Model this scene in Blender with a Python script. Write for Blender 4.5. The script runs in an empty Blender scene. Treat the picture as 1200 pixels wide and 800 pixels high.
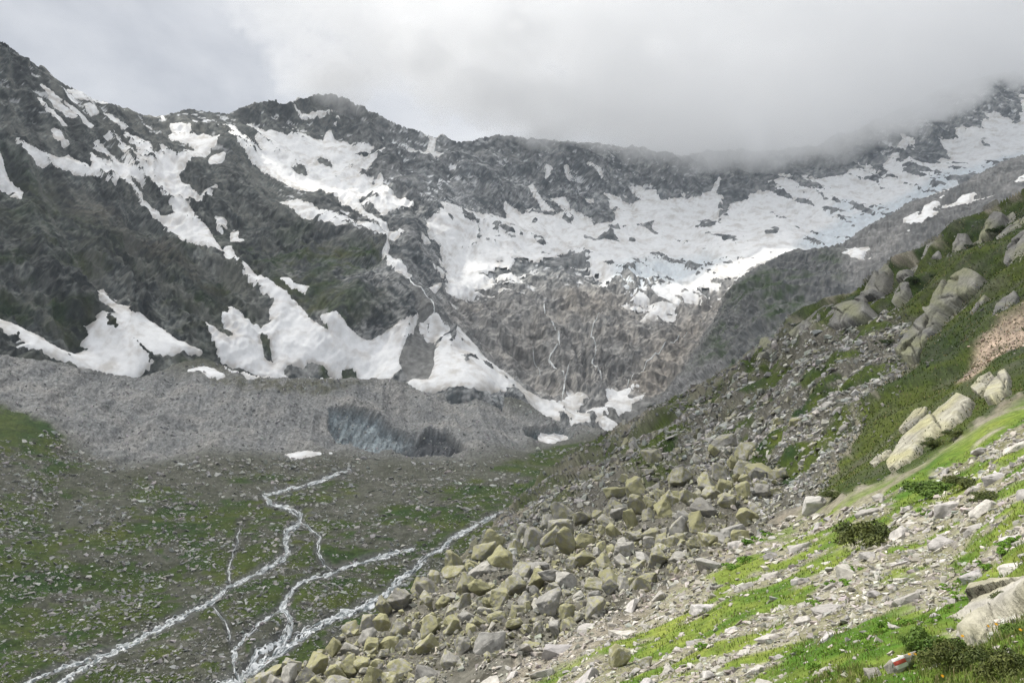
import bpy, bmesh, math, random
import numpy as np
from mathutils import Vector, Matrix

# ------------------------------------------------------------------ camera, sky, sun, exposure
F = 796.0                      # focal length in units of a 1200-wide picture
PITCH = math.atan(40.0 / F)
scn = bpy.context.scene
COL = scn.collection

cam_d = bpy.data.cameras.new('camera'); cam = bpy.data.objects.new('camera', cam_d); COL.objects.link(cam)
cam_d.sensor_width = 36.0; cam_d.lens = 36.0 * F / 1200.0
cam_d.clip_start = 0.1; cam_d.clip_end = 30000.0
cam.location = (0, 0, 0); cam.rotation_euler = (math.pi / 2 + PITCH, 0, 0)
scn.camera = cam

SUN_AZ, SUN_EL = math.radians(-62.0), math.radians(56.0)      # azimuth from +Y towards +X, elevation
sun_dir = Vector((math.sin(SUN_AZ) * math.cos(SUN_EL), math.cos(SUN_AZ) * math.cos(SUN_EL), math.sin(SUN_EL)))
sun_d = bpy.data.lights.new('sun', 'SUN'); sun = bpy.data.objects.new('sun', sun_d); COL.objects.link(sun)
sun_d.energy = 5.0; sun_d.angle = math.radians(0.6); sun_d.color = (1.0, 0.95, 0.86)
sun.rotation_euler = (-sun_dir).to_track_quat('-Z', 'Y').to_euler()

world = bpy.data.worlds.new('World'); scn.world = world; world.use_nodes = True
SKY_LO, SKY_HI = 0.66, 1.40
def build_world():
    nt = world.node_tree; nt.nodes.clear(); N = nt.nodes.new; L = nt.links.new
    out = N('ShaderNodeOutputWorld'); mix = N('ShaderNodeMixShader')
    sky = N('ShaderNodeTexSky'); sky.sky_type = 'NISHITA'; sky.sun_disc = False
    sky.sun_elevation = SUN_EL; sky.sun_rotation = SUN_AZ; sky.altitude = 2200
    b1 = N('ShaderNodeBackground'); b1.inputs[1].default_value = 0.1; L(sky.outputs[0], b1.inputs[0])
    tc = N('ShaderNodeTexCoord')
    mp = N('ShaderNodeMapping'); mp.inputs['Scale'].default_value = (1, 1, 2.2); L(tc.outputs['Generated'], mp.inputs[0])
    n1 = N('ShaderNodeTexNoise'); n1.inputs['Scale'].default_value = 2.3; n1.inputs['Detail'].default_value = 7; n1.inputs['Roughness'].default_value = 0.52
    n1.inputs['Distortion'].default_value = 0.35
    L(mp.outputs[0], n1.inputs['Vector'])
    ramp = N('ShaderNodeValToRGB'); e = ramp.color_ramp.elements
    e[0].position = 0.32; e[0].color = (0.43, 0.45, 0.50, 1)
    e[1].position = 0.66; e[1].color = (0.88, 0.885, 0.90, 1)
    L(n1.outputs['Fac'], ramp.inputs[0])
    b2 = N('ShaderNodeBackground'); b2.inputs[1].default_value = 0.98; L(ramp.outputs[0], b2.inputs[0])
    mix.inputs[0].default_value = 0.94
    # an overcast sky is brightest overhead
    sep = N('ShaderNodeSeparateXYZ'); L(tc.outputs['Generated'], sep.inputs[0])
    gr = N('ShaderNodeMapRange'); gr.inputs[1].default_value = 0.0; gr.inputs[2].default_value = 1.0; gr.inputs[3].default_value = SKY_LO; gr.inputs[4].default_value = SKY_HI
    L(sep.outputs[2], gr.inputs[0]); L(gr.outputs[0], b2.inputs[1])
    L(b1.outputs[0], mix.inputs[1]); L(b2.outputs[0], mix.inputs[2]); L(mix.outputs[0], out.inputs[0])
build_world()

scn.view_settings.view_transform = 'Standard'; scn.view_settings.look = 'None'
scn.view_settings.exposure = 0.12; scn.view_settings.gamma = 1.0; scn.view_settings.use_curve_mapping = False
cy = scn.cycles
cy.max_bounces = 22; cy.diffuse_bounces = 3; cy.glossy_bounces = 2; cy.volume_bounces = 20; cy.transparent_max_bounces = 8
cy.use_denoising = True; cy.denoising_prefilter = 'NONE'; cy.use_adaptive_sampling = True; cy.adaptive_threshold = 0.01
cy.sample_clamp_indirect = 1.0

rng = np.random.default_rng(7)
random.seed(7)

# ------------------------------------------------------------------ helpers
FWD = np.array([0, math.cos(PITCH), math.sin(PITCH)]); UPV = np.array([0, -math.sin(PITCH), math.cos(PITCH)]); RGT = np.array([1.0, 0, 0])
def unproject(px, py, D):
    px = np.asarray(px, float); py = np.asarray(py, float); D = np.asarray(D, float)
    a = (px - 600) / F; b = (400 - py) / F
    return (RGT * a[..., None] + UPV * b[..., None] + FWD) * D[..., None]

def _h(ix, iy, iz, seed):
    h = (ix * np.uint32(374761393)) ^ (iy * np.uint32(668265263)) ^ (iz * np.uint32(2246822519)) ^ np.uint32((seed * 3266489917) & 0xffffffff)
    h = (h ^ (h >> np.uint32(15))) * np.uint32(2246822519)
    h = (h ^ (h >> np.uint32(13))) * np.uint32(3266489917)
    return h ^ (h >> np.uint32(16))
_G = rng.normal(size=(256, 3)).astype(np.float32); _G /= np.linalg.norm(_G, axis=1)[:, None]
def perlin(x, y, z, seed=0):
    x = np.asarray(x, np.float32); y = np.asarray(y, np.float32); z = np.asarray(z, np.float32)
    x, y, z = np.broadcast_arrays(x, y, z)
    fx, fy, fz = np.floor(x), np.floor(y), np.floor(z)
    ix = fx.astype(np.int64).astype(np.uint32); iy = fy.astype(np.int64).astype(np.uint32); iz = fz.astype(np.int64).astype(np.uint32)
    x = x - fx; y = y - fy; z = z - fz
    u = x * x * x * (x * (x * 6 - 15) + 10); v = y * y * y * (y * (y * 6 - 15) + 10); w = z * z * z * (z * (z * 6 - 15) + 10)
    def g(dx, dy, dz):
        k = _h(ix + np.uint32(dx), iy + np.uint32(dy), iz + np.uint32(dz), seed) & np.uint32(255)
        G = _G[k]
        return G[..., 0] * (x - dx) + G[..., 1] * (y - dy) + G[..., 2] * (z - dz)
    x00 = g(0,0,0) * (1-u) + g(1,0,0) * u; x10 = g(0,1,0) * (1-u) + g(1,1,0) * u
    x01 = g(0,0,1) * (1-u) + g(1,0,1) * u; x11 = g(0,1,1) * (1-u) + g(1,1,1) * u
    return ((x00 * (1-v) + x10 * v) * (1-w) + (x01 * (1-v) + x11 * v) * w) * 1.6
def fbm(x, y, z, octs, seed=0, gain=0.5, sp=None):
    s = 0; a = 1.0; f = 1.0
    for o in range(octs):
        p_ = perlin(x * f, y * f, z * f, seed + o * 17)
        s = s + a * (p_ if sp is None else p_ * sstep(.85, .4, sp * f)); a *= gain; f *= 2.03
    return s
def ridged(x, y, z, octs, seed=0, gain=0.55, sp=None):
    s = 0; a = 1.0; f = 1.0
    for o in range(octs):
        r_ = 0.5 - np.abs(perlin(x * f, y * f, z * f, seed + o * 13)) * 1.6
        s = s + a * (r_ if sp is None else r_ * sstep(1.7, .9, sp * f)); a *= gain; f *= 2.07
    return s
def sstep(a, b, x):
    t = np.clip((x - a) / (b - a), 0, 1); return t * t * (3 - 2 * t)
def seg_dist(px, py, poly, closed=True):
    """distance to a polyline, and the nearest point on it"""
    P = np.asarray(poly, float); n = len(P)
    best = np.full(px.shape, 1e18); nx = np.zeros(px.shape); ny = np.zeros(px.shape); nk = np.zeros(px.shape)
    for i in range(n if closed else n - 1):
        ax, ay = P[i][:2]; bx, by = P[(i + 1) % n][:2]
        dx, dy = bx - ax, by - ay; l2 = dx * dx + dy * dy + 1e-12
        t = np.clip(((px - ax) * dx + (py - ay) * dy) / l2, 0, 1)
        qx = ax + t * dx; qy = ay + t * dy; d = (px - qx) ** 2 + (py - qy) ** 2
        m = d < best
        best = np.where(m, d, best); nx = np.where(m, qx, nx); ny = np.where(m, qy, ny); nk = np.where(m, i + t, nk)
    return np.sqrt(best), nx, ny, nk
def inpoly(px, py, poly):
    P = np.asarray(poly, float); c = np.zeros(px.shape, bool); n = len(P)
    for i in range(n):
        x1, y1 = P[i][:2]; x2, y2 = P[i - 1][:2]
        if y1 == y2: continue
        c ^= ((y1 > py) != (y2 > py)) & (px < (x2 - x1) * (py - y1) / (y2 - y1) + x1)
    return c
def sdpoly(px, py, poly):
    d = seg_dist(px, py, poly)[0]
    return np.where(inpoly(px, py, poly), d, -d)
def soft(px, py, poly, w=10):
    return sstep(-w, w, sdpoly(px, py, poly))

def blur(a, r, n=2):
    for _ in range(n):
        for ax in (0, 1):
            pad = [(0, 0)] * a.ndim; pad[ax] = (r + 1, r)
            c = np.cumsum(np.pad(a, pad, mode='edge'), axis=ax)
            L = a.shape[ax]
            a = (np.take(c, np.arange(L) + 2 * r + 1, axis=ax) - np.take(c, np.arange(L), axis=ax)) / (2 * r + 1)
    return a
def tag(o, label=None, cat=None, group=None, kind=None):
    if label: o['label'] = label
    if cat: o['category'] = cat
    if group: o['group'] = group
    if kind: o['kind'] = kind
    return o

def mesh_obj(name, V, Fc, mat=None, col=None, smooth=False, parent=None, extra=None):
    """V (n,3), Fc (m,3|4) -> mesh object"""
    V = np.ascontiguousarray(V, np.float32); Fc = np.ascontiguousarray(Fc, np.int32)
    me = bpy.data.meshes.new(name); k = Fc.shape[1]
    me.vertices.add(len(V)); me.vertices.foreach_set('co', V.ravel())
    me.loops.add(Fc.size); me.loops.foreach_set('vertex_index', Fc.ravel())
    me.polygons.add(len(Fc)); me.polygons.foreach_set('loop_start', np.arange(0, Fc.size, k, dtype=np.int32))
    me.polygons.foreach_set('use_smooth', np.full(len(Fc), smooth))
    me.update(calc_edges=True)
    if col is not None:
        a = me.color_attributes.new('Col', 'FLOAT_COLOR', 'POINT')
        c = np.ones((len(V), 4), np.float32); c[:, :col.shape[1]] = col; a.data.foreach_set('color', c.ravel())
    if mat: me.materials.append(mat)
    o = bpy.data.objects.new(name, me); COL.objects.link(o)
    if parent: o.parent = parent
    return o

# ------------------------------------------------------------------ materials
def new_mat(name):
    m = bpy.data.materials.new(name); m.use_nodes = True; nt = m.node_tree; nt.nodes.clear()
    out = nt.nodes.new('ShaderNodeOutputMaterial'); b = nt.nodes.new('ShaderNodeBsdfPrincipled')
    nt.links.new(b.outputs[0], out.inputs[0])
    b.inputs['Specular IOR Level'].default_value = 0.25
    return m, nt, b
def vcol_mat(name, rough=0.9, nscale=0.3, var=0.35, bump=0.5, bdist=0.5, spec=0.2, detail=6):
    """vertex colour times grain, with fine relief"""
    m, nt, b = new_mat(name); N = nt.nodes.new; L = nt.links.new
    at = N('ShaderNodeVertexColor'); at.layer_name = 'Col'
    tc = N('ShaderNodeTexCoord')
    n = N('ShaderNodeTexNoise'); n.inputs['Scale'].default_value = nscale; n.inputs['Detail'].default_value = detail; n.inputs['Roughness'].default_value = 0.65
    L(tc.outputs['Object'], n.inputs['Vector'])
    mr = N('ShaderNodeMapRange'); mr.inputs[1].default_value = 0.3; mr.inputs[2].default_value = 0.7
    mr.inputs[3].default_value = 1 - var; mr.inputs[4].default_value = 1 + var; L(n.outputs['Fac'], mr.inputs[0])
    mx = N('ShaderNodeMix'); mx.data_type = 'RGBA'; mx.blend_type = 'MULTIPLY'; mx.inputs[0].default_value = 1
    L(at.outputs[0], mx.inputs[6]); L(mr.outputs[0], mx.inputs[7]); L(mx.outputs[2], b.inputs['Base Color'])
    b.inputs['Roughness'].default_value = rough; b.inputs['Specular IOR Level'].default_value = spec
    if bump:
        bp = N('ShaderNodeBump'); bp.inputs['Strength'].default_value = bump; bp.inputs['Distance'].default_value = bdist
        L(n.outputs['Fac'], bp.inputs['Height']); L(bp.outputs[0], b.inputs['Normal'])
    return m
M_far = vcol_mat('mountain_rock', nscale=0.10, var=0.22, bump=0, detail=2)
M_mid = vcol_mat('valley_ground', nscale=0.35, var=0.35, bump=0.3, bdist=0.8, detail=2)
M_near = vcol_mat('hillside_ground', nscale=3.0, var=0.45, bump=0.7, bdist=0.12)
M_snow = vcol_mat('snow', nscale=0.12, var=0.07, bump=0.2, bdist=0.8, detail=2, rough=0.75)
M_ice = vcol_mat('glacier_ice', nscale=0.08, var=0.08, bump=0.2, bdist=3.0, detail=2, rough=0.5)
M_slab = vcol_mat('slab_rock', nscale=1.6, var=0.35, bump=0.7, bdist=0.25)
M_stone = vcol_mat('loose_stone', nscale=2.5, var=0.35, bump=0.5, bdist=0.08)

# ------------------------------------------------------------------ terrain sheets
class Sheet:
    def __init__(s, pts, poly, step, bbox, back=(0.35, 1.0, -0.75), lam=2e-3, margin=12):
        pts = np.array(pts, float)
        x = pts[:, 0] / 100; y = pts[:, 1] / 100; v = np.log(pts[:, 2]); n = len(pts)
        def ker(r2): return 0.5 * r2 * np.log(r2 + 1e-12)
        K = ker((x[:, None] - x) ** 2 + (y[:, None] - y) ** 2) + lam * n * 0.05 * np.eye(n)
        A = np.zeros((n + 3, n + 3)); A[:n, :n] = K; A[:n, n] = 1; A[:n, n+1] = x; A[:n, n+2] = y; A[n:, :n] = A[:n, n:].T
        w = np.linalg.solve(A, np.concatenate([v, [0, 0, 0]]))
        def depth(px, py):
            px = np.asarray(px, float) / 100; py = np.asarray(py, float) / 100
            r = w[n] + w[n+1] * px + w[n+2] * py
            for i in range(n): r = r + w[i] * ker((px - x[i]) ** 2 + (py - y[i]) ** 2)
            return np.exp(r)
        s.depth = depth; s.poly = poly; s.step = step
        gx = np.arange(bbox[0], bbox[2] + step, step); gy = np.arange(bbox[1], bbox[3] + step, step)
        s.gx, s.gy = gx, gy
        PX, PY = np.meshgrid(gx, gy); s.PX, s.PY = PX, PY
        d, nx, ny, _ = seg_dist(PX, PY, poly); ins = inpoly(PX, PY, poly)
        s.sd = np.where(ins, d, -d)
        s.keep = s.sd > -margin
        ex = np.where(ins, PX, nx); ey = np.where(ins, PY, ny)
        D = depth(ex, ey); s.D = D
        P = unproject(ex, ey, D)
        # beyond the crest the ground falls away behind it
        out = np.where(ins, 0, d)[..., None] * (D / F)[..., None] * 3.0
        az = (ex - 600) / F
        bd = np.stack([az * back[1], np.full_like(az, back[1]), np.full_like(az, back[2])], -1)
        P = P + out * bd
        s.P = P; s.update_normals()
        s.disp = np.zeros(PX.shape); s.low = np.zeros(PX.shape)
        s.scale = D / F                      # metres per picture unit
    def update_normals(s):
        du = np.gradient(s.P, axis=1); dv = np.gradient(s.P, axis=0)
        N = np.cross(dv, du); N /= np.linalg.norm(N, axis=-1)[..., None] + 1e-9
        s.sp = np.maximum(np.linalg.norm(dv, axis=-1), np.linalg.norm(du, axis=-1))
        flip = (N * s.P).sum(-1) > 0
        N[flip] *= -1; s.N = N
    def smooth(s):
        if not hasattr(s, '_sm'): s._sm = blur(s.disp, 10, 2)
        return s._sm
    def final(s): return s.P + s.N * s.disp[..., None]
    def sample(s, arr, px, py):
        """bilinear look-up at picture positions"""
        fx = np.clip((np.asarray(px, float) - s.gx[0]) / s.step, 0, len(s.gx) - 1.001); fy = np.clip((np.asarray(py, float) - s.gy[0]) / s.step, 0, len(s.gy) - 1.001)
        i = fx.astype(int); j = fy.astype(int); u = fx - i; v = fy - j
        if arr.ndim == 3: u = u[..., None]; v = v[..., None]
        return (arr[j, i] * (1-u) + arr[j, i+1] * u) * (1-v) + (arr[j+1, i] * (1-u) + arr[j+1, i+1] * u) * v
    def faces(s, keepv):
        h, w = s.PX.shape; idx = np.arange(h * w).reshape(h, w)
        q = np.stack([idx[1:, :-1], idx[1:, 1:], idx[:-1, 1:], idx[:-1, :-1]], -1).reshape(-1, 4)
        k = keepv.ravel()
        return q[k[q].all(1)]
    def build(s, regions, mat, col, smooth=False):
        """regions: list of (name, polygon or None); a face goes to the first polygon that holds it"""
        V = s.final().reshape(-1, 3); C = col.reshape(-1, col.shape[-1]); Q = s.faces(s.keep)
        cx = s.PX.ravel()[Q].mean(1); cyy = s.PY.ravel()[Q].mean(1); left = np.ones(len(Q), bool); res = []
        for name, poly in regions:
            m = left.copy() if poly is None else (left & inpoly(cx, cyy, poly))
            left &= ~m; q = Q[m]
            if len(q) == 0: continue
            used, inv = np.unique(q, return_inverse=True)
            o = mesh_obj(name, V[used], inv.reshape(-1, 4), mat, C[used], smooth)
            o['kind'] = 'structure'; res.append(o)
        return res

def patch(name, sheet, polys, holes=(), thick=2.0, k=0.45, warp=3.0, wl=9.0, follow=0.6, mat=None, colf=None, up=2, bias=None, smooth=True, lift=0.0, seed=0, sink=None, extra=None, parent=None, grow=0.0):
    """a layer lying on a sheet inside the polygons; its edge dips under the ground so rocks poke through it"""
    allp = np.array([p[:2] for q in polys for p in q], float)
    m = 14
    x0, y0 = allp.min(0) - m; x1, y1 = allp.max(0) + m
    x0 = max(x0, sheet.gx[0]); y0 = max(y0, sheet.gy[0]); x1 = min(x1, sheet.gx[-1]); y1 = min(y1, sheet.gy[-1])
    st = sheet.step / up
    gx = np.arange(x0, x1, st); gy = np.arange(y0, y1, st); PX, PY = np.meshgrid(gx, gy)
    S = sheet.sample
    sc = S(sheet.scale, PX, PY)
    wx = PX + warp * fbm(PX / wl, PY / wl, np.zeros_like(PX), 3, 900 + seed); wy = PY + warp * fbm(PX / wl, PY / wl, np.full_like(PX, 9.5), 3, 950 + seed)
    sd = None
    for q in polys:
        d = sdpoly(wx, wy, q); sd = d if sd is None else np.maximum(sd, d)
    sd = sd + grow
    for q in holes: sd = np.minimum(sd, -sdpoly(wx, wy, q))
    P = S(sheet.P, PX, PY); N = S(sheet.N, PX, PY)
    if bias is not None: sd = sd + bias(PX, PY, P)
    low = S(sheet.low, PX, PY); dis = S(sheet.disp, PX, PY)
    low = S(sheet.smooth(), PX, PY); ground = low + follow * (dis - low)
    sdm = sd * sc
    sink = sink if sink is not None else thick + 1.0
    off = np.where(sdm > 0, thick * (1 - np.exp(-sdm * k / thick)), np.maximum(sdm * k * 1.5, -sink))
    if extra is not None: off = off + extra(PX, PY, P, sd)
    V = P + N * (ground + off + lift)[..., None]
    keep = (sd > -9.0 / 1.0)
    keep &= S(sheet.sd, PX, PY) > -8
    h, w = PX.shape; idx = np.arange(h * w).reshape(h, w)
    q = np.stack([idx[1:, :-1], idx[1:, 1:], idx[:-1, 1:], idx[:-1, :-1]], -1).reshape(-1, 4)
    # drop faces buried everywhere
    buried = ((ground + off + lift) < dis - 2.5 * np.maximum(1, sc)).ravel() if sink > 1 else (sd < -4).ravel()
    kk = keep.ravel()
    q = q[kk[q].all(1) & ~buried[q].all(1)]
    used, inv = np.unique(q, return_inverse=True)
    C = colf(PX, PY, P, sd).reshape(-1, 3)
    return mesh_obj(name, V.reshape(-1, 3)[used], inv.reshape(-1, 4), mat, C[used], smooth, parent)

def lerp(a, b, t): return a + (b - a) * t[..., None]
def c3(*c): return np.array(c, float)

# ================================================================== FAR MOUNTAINS
far_pts = [
 (-120,-30,1150),(-120,100,1050),(-120,200,900),(-120,320,730),(-120,420,600),(-120,480,560),
 (0,50,1300),(0,120,1190),(0,180,1080),(0,230,980),(0,300,850),(0,360,770),(0,410,700),(0,470,640),
 (100,110,1450),(100,160,1320),(100,200,1210),(100,250,1060),(100,300,950),(100,350,850),(100,400,790),(100,430,760),
 (60,330,850),(150,390,850),(185,135,1750),(150,150,1550),(150,200,1330),(150,260,1120),(150,320,960),
 (200,200,1420),(200,250,1270),(180,300,1060),(240,300,1130),(230,350,950),(310,345,1000),(270,380,900),(350,395,930),(230,420,820),(330,440,870),
 (262,172,1530),(250,230,1330),(290,250,1290),(290,300,1130),(320,300,1120),(350,250,1380),(350,300,1150),(350,350,1020),(400,380,960),(400,330,1080),(400,300,1180),(450,350,1080),(450,400,990),(480,390,1040),(490,430,950),
 (470,340,1160),(445,300,1360),(430,240,1560),(350,220,1600),(400,200,1760),(300,160,1800),(270,150,1800),(350,120,2060),(420,128,2160),(230,128,1850),(390,165,1950),(300,125,1960),(200,170,1580),
 (450,200,1800),(500,300,1440),(480,270,1480),(520,260,1650),(560,240,1900),(480,230,1680),(460,160,2050),
 (500,158,2250),(560,160,2350),(620,160,2450),(700,165,2580),(800,175,2680),(900,172,2750),(1000,150,2800),(1100,105,2850),(1200,82,2900),(1320,60,2850),
 (600,255,1950),(690,268,2050),(650,210,2200),(750,240,2250),(830,236,2330),(900,218,2450),(1000,212,2420),(1080,200,2450),(1130,180,2500),(1200,145,2600),(1320,110,2600),(800,200,2500),(950,190,2600),(1160,120,2720),
 (550,280,1720),(600,300,1650),(700,300,1750),(800,300,1800),(850,280,1900),(950,265,2000),(1000,250,2100),(1100,220,2250),(1200,185,2350),(1320,150,2350),
 (540,335,1380),(600,335,1440),(660,340,1450),(720,345,1450),(800,347,1440),(860,325,1500),(930,293,1640),(1000,290,1650),(1150,240,1900),(1320,180,2050),
 (520,390,1150),(560,420,1140),(600,450,1090),(660,468,1090),(740,465,1120),(790,470,1060),(850,440,1150),(650,400,1230),(600,390,1250),(720,400,1250),(800,400,1240),(760,430,1170),(900,400,1300),(1000,380,1500),
 (500,385,1070),(508,440,930),(560,452,930),(600,468,960),(680,492,1000),(730,490,1020),(760,500,980),
 (200,470,770),(400,480,850),(550,520,860),(700,540,880),(900,500,1100),(1100,400,1500),(1320,300,1800),
]
far_sky = [(-130,-40),(-60,5),(0,50),(12,58),(35,75),(60,88),(85,105),(105,115),(130,122),(150,130),(165,134),(186,137),(200,133),(222,127),(236,130),(252,134),(268,132),(285,125),(298,121),(312,120),(325,120),(338,121),(352,116),(370,112),(400,113),(425,125),(445,136),(470,148),(495,156),(512,163),(518,159),(528,164),(545,166),(562,163),(575,160),(600,160),(640,164),(700,168),(760,176),(800,182),(850,174),(900,178),(960,168),(1000,152),(1060,126),(1100,106),(1150,90),(1200,82),(1330,60)]
def jag(line, amp, seed):
    P = np.array(line, float); d = np.concatenate([[0], np.cumsum(np.hypot(*np.diff(P, axis=0).T))]); t = np.arange(0, d[-1], 2.2)
    x = np.interp(t, d, P[:, 0]); y = np.interp(t, d, P[:, 1])
    n = fbm(t / 26, 0 * t, 0 * t + seed, 2, 1601) + .8 * np.minimum(0, fbm(t / 9, 0 * t, 0 * t + seed, 3, 1611))
    return [(float(a), float(b + amp * c)) for a, b, c in zip(x, y, n)] + [tuple(line[-1])]
far_sky = jag(far_sky, 3.2, 4.0)
far_poly = far_sky + [(1330,240),(1100,310),(970,340),(900,420),(820,500),(700,545),(500,525),(200,480),(-130,490)]
far = Sheet(far_pts, far_poly, 1.3, (-130, -50, 1330, 550))

def far_detail():
    s = far; P = s.P; x, y, z = P[..., 0], P[..., 1], P[..., 2]; PX, PY = s.PX, s.PY
    wl = sstep(400, 250, PX + (PY - 250) * 0.4)            # left flank: ribs run down towards the right
    th = np.radians(50)
    aL = x * math.cos(th) + y * math.sin(th); bL = -x * math.sin(th) + y * math.cos(th)
    def both(fn): return fn(x, y) * (1 - wl) + fn(aL, bL) * wl
    low = 24 * fbm(x / 330, y / 520, z / 520, 2, 3) + both(lambda a, b: 18 * ridged(a / 150, b / 330, z / 330, 2, 11))
    wq = 14 * fbm(x / 110, y / 110, z / 110, 2, 27)
    d1 = both(lambda a, b: 15 * ridged((a + wq) / 70, b / 190, z / 190, 4, 21, .5, s.sp / 70))
    a, b = x, y
    d2 = 5.5 * ridged(a / 24, b / 40, z / 40, 3, 41, 0.62, s.sp / 24)
    # bedded slabs: steps across the face
    st = (z * 0.8 + x * 0.35 + 18 * perlin(x / 70, y / 70, z / 70, 77)) / 26.0
    step = (np.abs((st % 1.0) - 0.5) * 2) ** 2
    cliff = soft(PX, PY, CLIFF, 18)
    left_low = soft(PX, PY, [(-140,240),(60,265),(200,330),(330,370),(240,425),(100,440),(-140,430)], 25)
    # long slanted slabs of the cliff dip to the lower left
    sl = (x * 0.55 - z * 0.85 + y * 0.12) 
    along = x * 0.85 + z * 0.55; sl = sl + 9 * fbm(x / 60, y / 60, z / 60, 3, 93); flatbed = sstep(720, 640, PX)
    sl = sl * (1 - flatbed) + (z * .95 + x * .15 + 9 * fbm(x / 50, y / 50, z / 50, 3, 95)) * flatbed
    slab = ridged(sl / 30, along / 110, y / 110, 4, 91, 0.62)
    crag = sstep(0.15, 0.75, 0.5 + fbm(x / 240, y / 240, z / 240, 3, 55))
    smoothz = soft(PX, PY, DEBRIS_CONE, 6)
    det = 1.2 * (d1 + 1.1 * d2) * (0.5 + 0.75 * crag) * (1 - .72 * cliff) + 4.0 * step * (0.4 + crag) * (1 - cliff * 0.5) + cliff * (8.5 * slab + 6.5 * (step - .5)) + left_low * 8 * ridged((x*0.6 + z) / 17, (x - y) / 60, y / 60, 3, 171, .55, s.sp / 17)
    grassy = sstep(-0.1, 0.35, fbm(x / 150, y / 150, z / 150, 3, 66))
    fade = sstep(-3, 9, s.sd)                            # keep the skyline near its place
    s.low = low * fade
    s.gully = d1
    s.disp = s.low + det * (0.55 + 0.45 * fade) * (1 - 0.92 * smoothz) * (0.75 + 0.25 * cliff)
    s.crag = crag
CLIFF = [(505,388),(520,352),(560,340),(620,336),(690,338),(760,348),(830,338),(900,310),(960,300),(960,420),(830,480),(755,485),(735,465),(700,470),(660,470),(620,460),(560,424),(525,395)]
DEBRIS_CONE = [(484,384),(497,386),(503,410),(509,436),(502,450),(476,446),(466,428),(474,412),(482,398)]
far_detail()

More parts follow.
